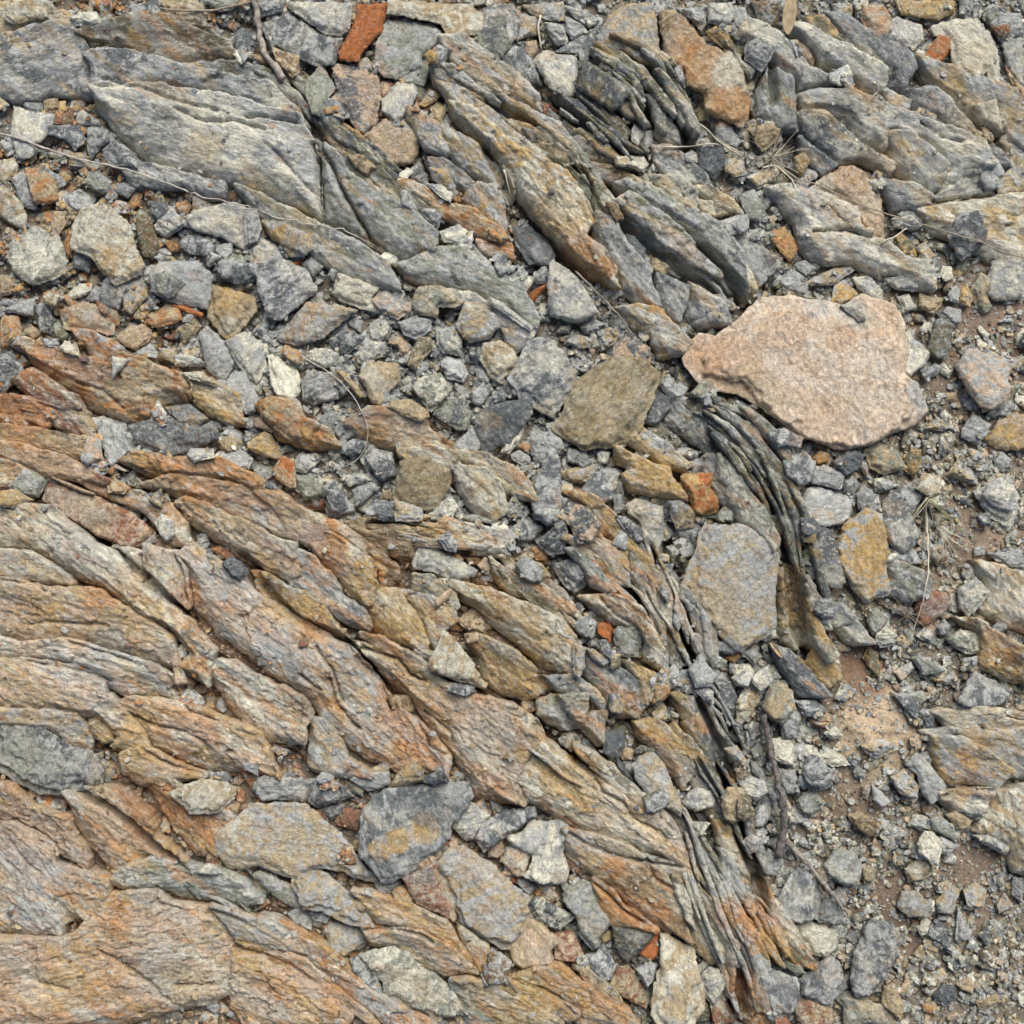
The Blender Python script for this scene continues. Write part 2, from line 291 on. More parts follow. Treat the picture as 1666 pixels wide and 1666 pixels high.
NMID=20000; NSMALL=82000; NCRUMB=3500
LEDGE_TXT='''# outcrop tile colours crest | polygon
a P gd 14|-40,70 75,33 120,48 141,83 140,151 75,144 25,156 -40,150
a P gd 26|135,88 160,79 205,82 300,108 400,130 440,136 483,181 500,205 420,180 330,158 240,146 146,148
a P wg 30|146,140 240,138 330,150 420,172 485,186 511,227 518,353 470,332 418,304 302,284 227,257 187,217 151,176
a P ge 26|514,226 541,240 576,290 645,320 712,378 705,410 650,420 625,412 575,378 520,358
a P vd 20|510,190 545,212 590,262 650,298 720,360 690,357 640,320 576,290 533,235
a A1 vb 24|480,190 900,90 1080,110 1480,270 1540,380 1180,420 800,320 560,290
a A1 vm 18|1200,400 1560,400 1666,440 1780,560 1500,525 1250,480
a P vm 14|395,100 440,115 500,168 518,192 470,172 410,134
a A1 dg 12|700,880 900,1040 1280,1130 1440,1170 1430,1260 1300,1270 1180,1200 820,1180 750,1080
a P ge 20|380,298 415,310 450,328 520,362 590,397 632,430 652,472 620,470 560,445 510,420 470,385 410,345
a P ge 22|650,430 700,405 770,402 800,432 850,470 877,518 868,545 820,508 780,482 740,472 680,462 652,450
a P wg 16|690,470 760,474 815,500 868,540 862,556 812,528 760,500 700,486
a P wt 10|-40,5 60,-10 100,22 150,20 180,45 130,50 75,35 20,52 -40,60
b P gt 26|715,62 755,62 800,90 835,118 876,156 881,183 845,168 790,140 745,108 718,85
b P yg 26|700,108 753,110 800,140 838,168 911,202 941,242 946,254 921,244 876,227 825,192 770,165 705,130
b P gt 26|712,134 740,138 800,185 838,217 870,240 905,275 945,310 968,350 935,322 890,282 840,247 790,217 745,177
b P wy 40|730,166 765,176 815,222 850,247 921,282 941,315 962,363 946,386 986,411 1008,468 975,455 940,440 905,405 850,335 815,277 793,240 752,207 730,190
b P gt 20|713,204 728,209 773,234 803,262 816,290 808,302 773,287 735,255
b P gt 20|662,171 687,181 710,202 730,247 725,252 690,237 662,192
b P ot 20|640,297 657,290 715,312 723,328 770,340 825,385 815,398 765,378 715,348 675,318
b P oo 14|776,391 830,398 836,420 810,418 785,406
b P vm 10|941,93 992,98 1052,146 1080,197 1072,202 1042,194 1022,176 1019,156 992,131 938,106
b P vd 10|992,78 1022,83 1065,118 1087,161 1092,190 1080,188 1072,156 1044,126 1010,96
b P mv 10|1067,108 1082,118 1102,148 1120,174 1133,214 1137,234 1120,236 1102,202 1086,181 1080,150
b P mv 10|1070,78 1088,98 1104,132 1125,170 1137,204 1120,184 1102,156 1077,120
b P vd 24|901,154 936,163 961,184 997,214 1034,250 1007,244 974,221 938,188
b P vd 26|936,149 976,173 1021,217 1020,231 990,213 954,185
b P bv 18|931,222 971,217 999,240 1008,268 976,266 940,244
b P vm 18|896,174 931,185 951,202 947,224 921,208 889,185
b P gt 22|871,227 908,236 933,253 963,288 989,315 976,321 954,303 929,273 900,251
b P vb 16|941,258 992,270 1027,280 1024,297 976,289 950,277
b P ge 32|1002,300 1027,290 1077,310 1128,341 1178,374 1205,413 1222,482 1190,472 1158,430 1115,375 1072,345 1032,327
b P gv 34|997,328 1024,315 1052,333 1090,361 1128,399 1160,428 1173,443 1161,475 1128,452 1085,440 1055,410 1020,367
b P gt 20|1055,285 1085,286 1108,308 1110,332 1077,312
b P ge 20|1085,286 1110,289 1134,312 1131,343 1113,336 1105,308
b P wt 24|1120,346 1153,351 1185,383 1203,408 1232,470 1215,492 1193,452 1163,402
b P gg 20|1190,368 1225,393 1257,420 1256,442 1234,463 1214,482 1198,455 1188,410
b P mg 26|968,343 997,353 1017,391 1050,438 1068,478 1072,497 1040,490 1008,468 990,420 966,380
b B3 mm 20|1060,170 1150,200 1270,270 1240,400 1220,480 1130,430 1060,290
b B3 gm 20|1260,400 1290,220 1400,240 1510,370 1550,500 1350,520 1250,480
b B3 wy 22|790,390 950,370 1110,420 1160,500 1290,620 1240,700 1090,710 1040,620 1030,570 920,510
b A3 mm 16|1080,760 1190,770 1250,860 1250,930 1120,940 1060,850
b A3 dg 12|1040,920 1160,940 1300,1040 1400,1130 1420,1200 1280,1190 1120,1100 1070,1040
b A3 vt 18|1320,1200 1430,1210 1560,1290 1620,1380 1500,1350 1420,1290
b A3 vt 14|1320,1280 1420,1300 1530,1370 1440,1385 1370,1350
b A3 gt 16|0,1040 120,1110 150,1250 100,1300 0,1200
b A2 vd 16|470,760 640,800 820,930 1000,1100 880,1110 660,980 540,900
b A2 vd 14|1170,1000 1300,1030 1470,1160 1440,1230 1330,1180 1180,1060
b A2 gy 18|1390,1270 1500,1180 1600,1200 1650,1300 1660,1480 1560,1440 1470,1350
b A2 gt 16|1110,860 1230,880 1310,980 1290,1000 1150,940
b P gt 18|790,310 815,320 825,365 812,385 780,350 770,325
c A4 dm 26|510,60 640,80 750,170 900,230 1020,320 1030,400 980,500 880,520 870,400 700,310 620,230
c A4 gw 26|320,130 420,150 700,300 870,400 870,470 820,540 700,470 640,420 500,330 400,230 330,170
c A4 gw 24|60,110 170,145 290,240 420,380 600,460 630,500 500,490 360,530 340,460 230,370 60,230 0,200
c A4 ge 18|190,370 340,470 350,600 360,740 240,720 130,640 130,480
c A4 gw 28|360,530 600,500 850,610 1100,710 1300,780 1420,830 1490,960 1400,1040 1180,1150 1120,1120 1200,1000 1080,850 900,800 850,880 700,820 600,690 370,640
c A4 tg 32|860,770 1000,770 1090,850 1210,970 1180,1090 1120,1120 1000,1040 920,960 870,850
c A4 wd 22|360,650 500,660 620,740 700,830 900,950 910,980 880,1030 830,990 740,920 600,940 480,850 380,750
c A4 gd 20|980,510 1150,510 1250,590 1270,620 1400,760 1530,860 1600,960 1540,970 1400,830 1180,680 1030,600
c A4 tg 14|850,510 1020,570 1010,620 900,590
c A4 tg 28|1050,320 1200,380 1380,460 1600,530 1650,640 1700,800 1700,870 1580,850 1530,780 1380,700 1270,600 1110,480 1080,400
c A4 gw 36|1380,620 1480,600 1540,770 1500,780 1400,690
c A4 tw 16|1070,1210 1300,1160 1490,1140 1666,1125 1800,1135 1800,1640 1666,1600 1460,1480 1380,1430 1250,1370 1120,1300
c A4 wm 18|1150,1150 1250,1080 1450,1000 1510,1120 1300,1150
c P wg 18|1250,305 1290,297 1320,311 1340,336 1382,364 1418,383 1452,397 1482,420 1515,422 1524,450 1524,470 1500,466 1468,442 1432,445 1396,425 1366,425 1326,417 1306,395 1302,365 1275,335
c A4 gw 24|420,1100 520,1130 690,1210 720,1300 780,1340 770,1370 650,1310 560,1220 450,1170
c A4 md 16|850,1030 1030,1070 1160,1160 1040,1220 920,1200 870,1110
c A4 md 14|370,790 470,860 590,950 500,1000 390,900
c A4 tg 16|1580,770 1700,780 1700,1000 1600,880 1530,810
c A4 gw 14|1600,880 1720,900 1720,1110 1620,1080 1540,970
c A4 yv 18|400,90 500,90 620,220 540,200 430,160
d B1 to 26|100,660 160,600 260,640 440,700 700,770 740,700 900,740 1190,850 1220,900 1200,1000 1050,1010 900,1120 750,1130 560,1060 480,960 360,890 220,780
d B1 ty 24|1190,850 1400,900 1530,970 1555,1140 1480,1150 1330,1090 1220,1010
d B1 og 20|470,550 560,560 760,650 730,770 600,740 530,640
d B1 rb 24|80,870 200,800 320,890 480,980 510,1050 360,1070 200,1000
d B1 ro 24|-150,980 150,980 260,1050 290,1160 140,1150 -150,1120
d B1 rt 18|290,1070 540,1070 580,1180 550,1260 350,1180
d B1 bt 20|-150,1140 100,1170 400,1220 550,1260 540,1320 480,1380 330,1340 150,1300 -150,1290
d B1 rp 24|-150,1270 120,1290 330,1350 560,1440 690,1520 640,1545 480,1500 300,1485 150,1420 -150,1350
d B1 rt 16|-150,1350 150,1430 280,1500 200,1560 0,1570 -150,1560
d B1 rt 12|500,1510 640,1530 800,1590 1000,1650 1040,1700 850,1680 640,1600
d P gt 14|180,795 220,800 262,822 268,835 235,830 190,812
d C1 pt 16|900,110 1080,90 1180,200 1200,340 1100,340 980,220
e P ob 30|194,752 214,738 280,748 345,745 400,768 450,800 495,835 550,852 590,880 645,925 645,942 612,975 608,940 595,905 565,882 520,860 480,850 430,815 380,785 300,778 230,772
e C2 tp 30|60,0 200,20 400,150 500,220 640,280 770,370 700,390 560,345 420,350 260,290 180,150
e C2 yo 36|420,340 560,330 700,380 810,450 830,560 830,690 760,750 650,680 580,580 440,450
e P gp 26|230,790 278,776 340,782 393,794 420,803 445,832 467,875 440,875 420,866 391,852 348,830 302,812
e P pt 26|285,824 302,810 353,833 393,850 440,874 478,886 483,931 468,954 435,939 400,924 378,901 335,876 302,850
e C2 gm 24|330,390 430,420 560,580 620,680 760,770 800,870 790,900 650,860 480,750 380,650 270,620 320,540
e C2 yb 24|30,520 100,530 250,620 380,660 480,750 560,850 640,960 520,930 400,900 270,800 190,740 60,640
e C2 ty 26|880,640 960,640 1080,780 1150,950 1170,1080 1000,1010 800,900 780,760
e C2 tg 22|980,640 1200,700 1340,780 1350,830 1260,900 1220,1020 1160,980 1090,800
e C2 bt 22|650,210 850,180 1100,230 1210,340 1080,380 1060,440 900,400 760,310
e C2 tw 20|1130,250 1300,190 1666,270 1700,420 1500,410 1360,400 1220,350
e C2 te 18|1080,540 1200,560 1340,650 1370,740 1330,770 1200,690 1080,640
e P wt 28|717,948 760,952 800,961 863,989 908,1007 933,1037 931,1102 908,1100 870,1082 838,1047 800,1020 775,990 745,975
e P tv 30|775,1035 800,1045 833,1060 868,1088 873,1130 850,1143 800,1125 780,1110 762,1050
e P rt 22|560,690 600,664 650,668 690,690 700,705 740,728 770,748 720,742 670,740 620,728 580,712
e P oy 20|415,660 440,648 480,655 490,680 530,700 550,725 500,728 450,712 425,690
e P wt 20|690,720 740,735 790,740 830,760 862,790 872,815 850,812 810,790 790,760 740,748
e P tw 24|735,760 790,765 815,795 820,830 800,850 770,835 745,800
e P wt 20|650,735 700,728 745,742 745,760 700,760 660,752
f C3 tv 22|-10,430 120,520 300,620 420,740 560,880 590,935 480,870 330,790 200,720 60,620 0,560
f C3 ob 20|290,500 440,620 600,830 560,850 430,740 300,600
f C3 ge 26|470,370 590,365 700,500 790,640 760,660 640,600 560,460
f C3 tm 26|620,335 720,350 870,540 890,610 790,610 700,450
f C3 yt 26|680,285 860,375 1000,570 980,645 890,570 790,410
f C3 ty 28|440,0 640,15 780,140 860,270 960,390 1085,540 1060,630 950,520 840,360 690,260 600,90
f C3 tw 28|560,680 780,660 980,760 1040,880 1110,1020 1080,1160 990,1100 1000,900 800,870 680,780
f C3 vv 22|1000,650 1080,700 1140,820 1120,920 1060,900 980,750
f C3 dm 24|600,1020 760,1090 930,1220 970,1400 930,1470 740,1480 720,1330 640,1250 580,1180
f C3 vt 26|850,1100 1050,1180 1060,1250 1000,1380 940,1470 960,1330 920,1200
f C3 mm 18|300,1200 520,1190 640,1260 730,1370 720,1430 630,1320 310,1310
f C3 ge 22|290,1340 620,1310 580,1560 450,1560 300,1470
f C3 vb 18|620,1440 730,1430 710,1660 580,1560
f C3 vm 22|1150,1310 1350,1340 1480,1530 1600,1720 1500,1800 1300,1680 1240,1480
f P ty 22|1030,1176 1070,1172 1105,1205 1125,1232 1128,1262 1110,1290 1085,1250 1060,1225 1035,1200
f C3 vv 4|1140,900 1240,900 1270,1080 1200,1160 1130,1020
f C3 gt 18|1220,670 1330,780 1310,860 1240,800
f B3 vm 14|1170,970 1350,1020 1430,1200 1410,1320 1300,1250 1130,1150
f P gv 14|1105,648 1140,653 1190,703 1230,763 1264,835 1284,908 1268,903 1233,852 1193,792 1150,733 1108,690
f P ve 12|1140,653 1180,663 1217,700 1252,760 1277,830 1292,900 1303,955 1285,932 1263,845 1230,770 1188,712
f P vd 8|1178,648 1225,688 1262,750 1287,820 1298,905 1280,862 1253,777 1213,707
f P we 26|1170,740 1200,768 1240,828 1267,880 1257,897 1215,862 1185,822 1163,780
f B3 gt 20|960,1180 1090,1250 1200,1350 1290,1420 1240,1460 1100,1420 960,1300 880,1260
f B3 ty 22|790,1290 980,1380 1130,1440 1220,1560 1270,1650 1120,1620 900,1590 840,1480 920,1440 820,1400
f B3 gg 16|1290,1400 1400,1350 1560,1400 1640,1550 1600,1700 1480,1640 1400,1500
f C4 yv 28|230,480 300,440 370,570 430,720 520,860 570,950 520,990 430,920 330,930 240,830
f C4 em 30|290,410 400,500 470,620 535,800 500,805 420,690 360,560 300,470
f C4 ge 22|540,650 600,660 700,760 810,885 700,905 600,830 540,780
f C4 dm 20|210,900 300,920 430,1050 545,1190 440,1210 370,1200 270,1060
f C3 vd 2|1080,540 1180,500 1290,640 1340,760 1250,720 1150,640
f C3 vd 2|1100,600 1150,640 1180,800 1160,900 1110,760
f P vm 20|1080,1200 1100,1180 1150,1230 1180,1280 1170,1300 1130,1270
f P vd 26|1110,1180 1128,1160 1170,1215 1195,1270 1205,1300 1178,1282 1140,1232
g C4 wt 18|1380,400 1666,470 1760,500 1760,850 1640,800 1500,750 1450,700 1500,590
g C4 yb 20|1290,740 1420,740 1480,810 1666,900 1760,920 1760,1130 1600,1120 1430,1030 1430,830
g C4 gt 14|1150,1290 1300,1280 1480,1310 1666,1350 1760,1360 1760,1502 1400,1500 1300,1430
g D4 yg 20|1140,0 1300,0 1450,70 1600,200 1520,330 1380,310 1260,320 1200,230 1150,100
g D4 mg 14|1300,0 1750,-50 1750,260 1620,240 1600,190 1450,60
g D4 wd 16|1200,330 1500,310 1430,480 1380,520 1290,450 1190,370
g D4 wt 16|1520,330 1750,280 1750,830 1640,800 1600,640 1400,560 1480,410
g C4 ge 16|880,410 1000,420 1130,500 1120,620 1010,650 900,600
h C1 tw 30|-100,130 100,90 320,110 450,230 600,350 720,400 800,520 920,650 1100,760 1200,860 1270,940 1370,1030 1350,1100 1330,1260 1150,1160 1220,1060 1080,870 900,830 650,620 500,580 280,440 180,400 -100,380
h C1 tg 26|-100,380 180,400 430,560 450,590 260,610 120,590 -100,550
h C1 tp 30|-100,550 100,590 280,630 640,650 860,800 980,860 1090,950 1155,1150 1040,1170 800,1090 600,1030 480,990 200,990 -100,940
h C1 gw 26|-100,940 130,990 450,970 700,1050 950,1120 1100,1200 1175,1395 1000,1350 800,1360 640,1220 450,1140 130,1095 -100,1085
h C1 pt 26|-100,1090 120,1100 300,1200 450,1290 700,1330 760,1400 900,1560 930,1680 880,1700 700,1680 720,1600 600,1460 480,1450 300,1425 -100,1415
h P tp 26|192,1153 202,1140 252,1140 302,1150 365,1178 420,1195 432,1230 450,1268 400,1264 330,1260 290,1242 240,1222 232,1195
h C1 gp 22|135,1090 480,1140 640,1220 645,1305 450,1285 300,1195
h C1 tg 22|-100,1420 300,1430 480,1450 545,1580 560,1680 400,1650 300,1540 -100,1530
h C1 wp 20|920,360 1120,400 1180,520 1195,745 1000,680 890,560
h C1 pr 18|700,380 910,400 910,520 880,570 780,480
h P pg 28|289,906 312,888 373,931 420,974 470,1003 530,1038 572,1063 602,1100 640,1150 690,1190 732,1235 722,1268 650,1266 600,1242 560,1216 530,1186 505,1150 480,1124 430,1095 385,1062 350,1040 310,990
h P wp 26|345,1080 378,1080 420,1110 445,1120 488,1135 504,1163 491,1180 492,1210 420,1215 400,1190 360,1150 340,1110
h P tg 20|505,1172 520,1175 545,1198 562,1238 602,1264 570,1268 530,1264 500,1252 503,1210
h P tp 34|562,1045 590,1050 622,1065 652,1070 680,1106 728,1126 780,1136 830,1150 872,1178 882,1207 848,1240 835,1275 850,1310 810,1312 770,1302 740,1240 700,1190 660,1140 620,1100 585,1070
h P wt 36|835,1170 872,1176 885,1205 912,1230 950,1260 1002,1298 1062,1330 1097,1360 1117,1407 1100,1412 1040,1397 960,1367 925,1352 880,1322 845,1312 832,1278 845,1240 828,1200
h C2 pb 26|750,930 880,960 1060,1060 1200,1160 1300,1255 1100,1225 900,1060
h D3 wt 42|480,50 700,180 750,260 900,350 960,480 1060,560 900,490 780,390 640,300 560,180
h D3 pt 30|430,550 660,600 900,700 1090,900 1090,1050 1145,1200 1040,1160 900,1110 780,1050 700,880 600,850 520,830 420,680
h D3 ob 22|600,840 700,910 760,1000 900,1090 955,1130 700,1100 640,980
h D3 vg 32|850,690 1110,740 1090,830 1060,900 940,840
h D3 dv 12|1060,560 1110,620 1200,800 1150,940 1080,900 1110,740
h D3 vt 8|1090,900 1160,960 1300,1150 1375,1300 1300,1330 1200,1260 1100,1080
h D3 vg 10|1110,500 1200,680 1260,850 1400,1080 1510,1230 1500,1310 1300,1130 1160,940 1190,800
h D3 vd 14|1010,390 1100,500 1200,600 1260,760 1245,840 1160,660 1050,500
h D3 yo 24|1250,850 1350,890 1455,1070 1435,1115 1330,1000
h D3 mg 20|1340,660 1390,700 1465,900 1465,940 1400,960 1350,820
h D3 yv 20|1300,470 1380,490 1455,650 1450,745 1340,640
h D3 br -6|1370,1350 1420,1390 1520,1480 1522,1680 1340,1690 1300,1560
h D3 vm 8|1140,90 1220,190 1310,300 1330,400 1260,360 1170,230
h D3 vt 10|1170,230 1280,330 1400,500 1300,470 1210,400
h D4 ov 22|0,620 100,740 200,950 300,1070 380,1230 445,1345 300,1315 200,1250 100,1130 10,1000 -30,800
h D4 ob 34|-60,1170 60,1250 130,1370 175,1550 185,1700 60,1700 -60,1480
i D1 tp 28|380,330 520,300 720,330 850,460 900,580 1060,745 960,745 820,730 740,770 645,870 590,780 480,640 410,530 390,420
i D1 pg 24|-100,500 60,520 240,600 320,680 290,740 480,800 620,830 620,900 560,1000 480,1090 350,1080 330,1150 120,1190 -100,1150
i D1 tp 26|-100,270 60,290 160,420 390,465 400,540 500,725 490,790 330,700 240,600 60,515 -100,490
i D1 tp 22|-100,1190 130,1190 400,1190 520,1080 640,930 900,900 960,990 1230,1020 1320,1200 1500,1280 1510,1440 1390,1500 1180,1580 960,1630 700,1700 300,1750 -100,1750
i P ge 26|175,1440 222,1404 268,1408 364,1421 391,1438 422,1468 400,1482 370,1480 310,1472 260,1454 200,1458
i P gt 28|345,1476 400,1494 442,1506 482,1532 490,1552 464,1554 400,1549 370,1530 352,1500
i D2 ot 24|0,1240 200,1270 330,1300 440,1390 560,1500 700,1620 800,1720 600,1620 430,1490 300,1400 80,1290
i D2 og 26|290,1160 440,1230 600,1380 750,1510 900,1580 1090,1690 850,1710 640,1560 480,1390 330,1260
i D2 tp 22|-60,1290 80,1290 280,1400 430,1490 600,1630 560,1760 0,1760 -100,1600
i D2 ty 26|620,910 740,930 960,990 1150,1080 1220,1200 1290,1310 1200,1300 1050,1150 850,1120 760,1120
i D2 vt 24|680,1130 1000,1140 1200,1240 1340,1380 1150,1395 950,1300 880,1230 720,1230
i D2 tt 20|1250,1130 1390,1230 1400,1330 1370,1360 1290,1280
i P ge 20|735,1597 792,1600 822,1620 840,1628 910,1665 850,1690 770,1690 740,1640
i D3 yt 24|130,1420 250,1370 400,1350 500,1430 620,1530 800,1620 870,1720 500,1720 480,1600 330,1540
i D3 yv 26|20,1440 150,1430 300,1510 495,1605 450,1655 300,1610
i D3 vt 20|500,1360 600,1400 740,1540 710,1565 620,1510
i D1 ob 14|800,200 1000,270 1100,330 1350,420 1300,560 1240,690 1130,700 1000,560 900,400
i D2 rp 16|910,820 1080,720 1110,860 1200,1060 1100,1010 980,960
i D1 tp 24|700,110 820,60 1000,170 1180,230 1000,270 800,290 700,230'''
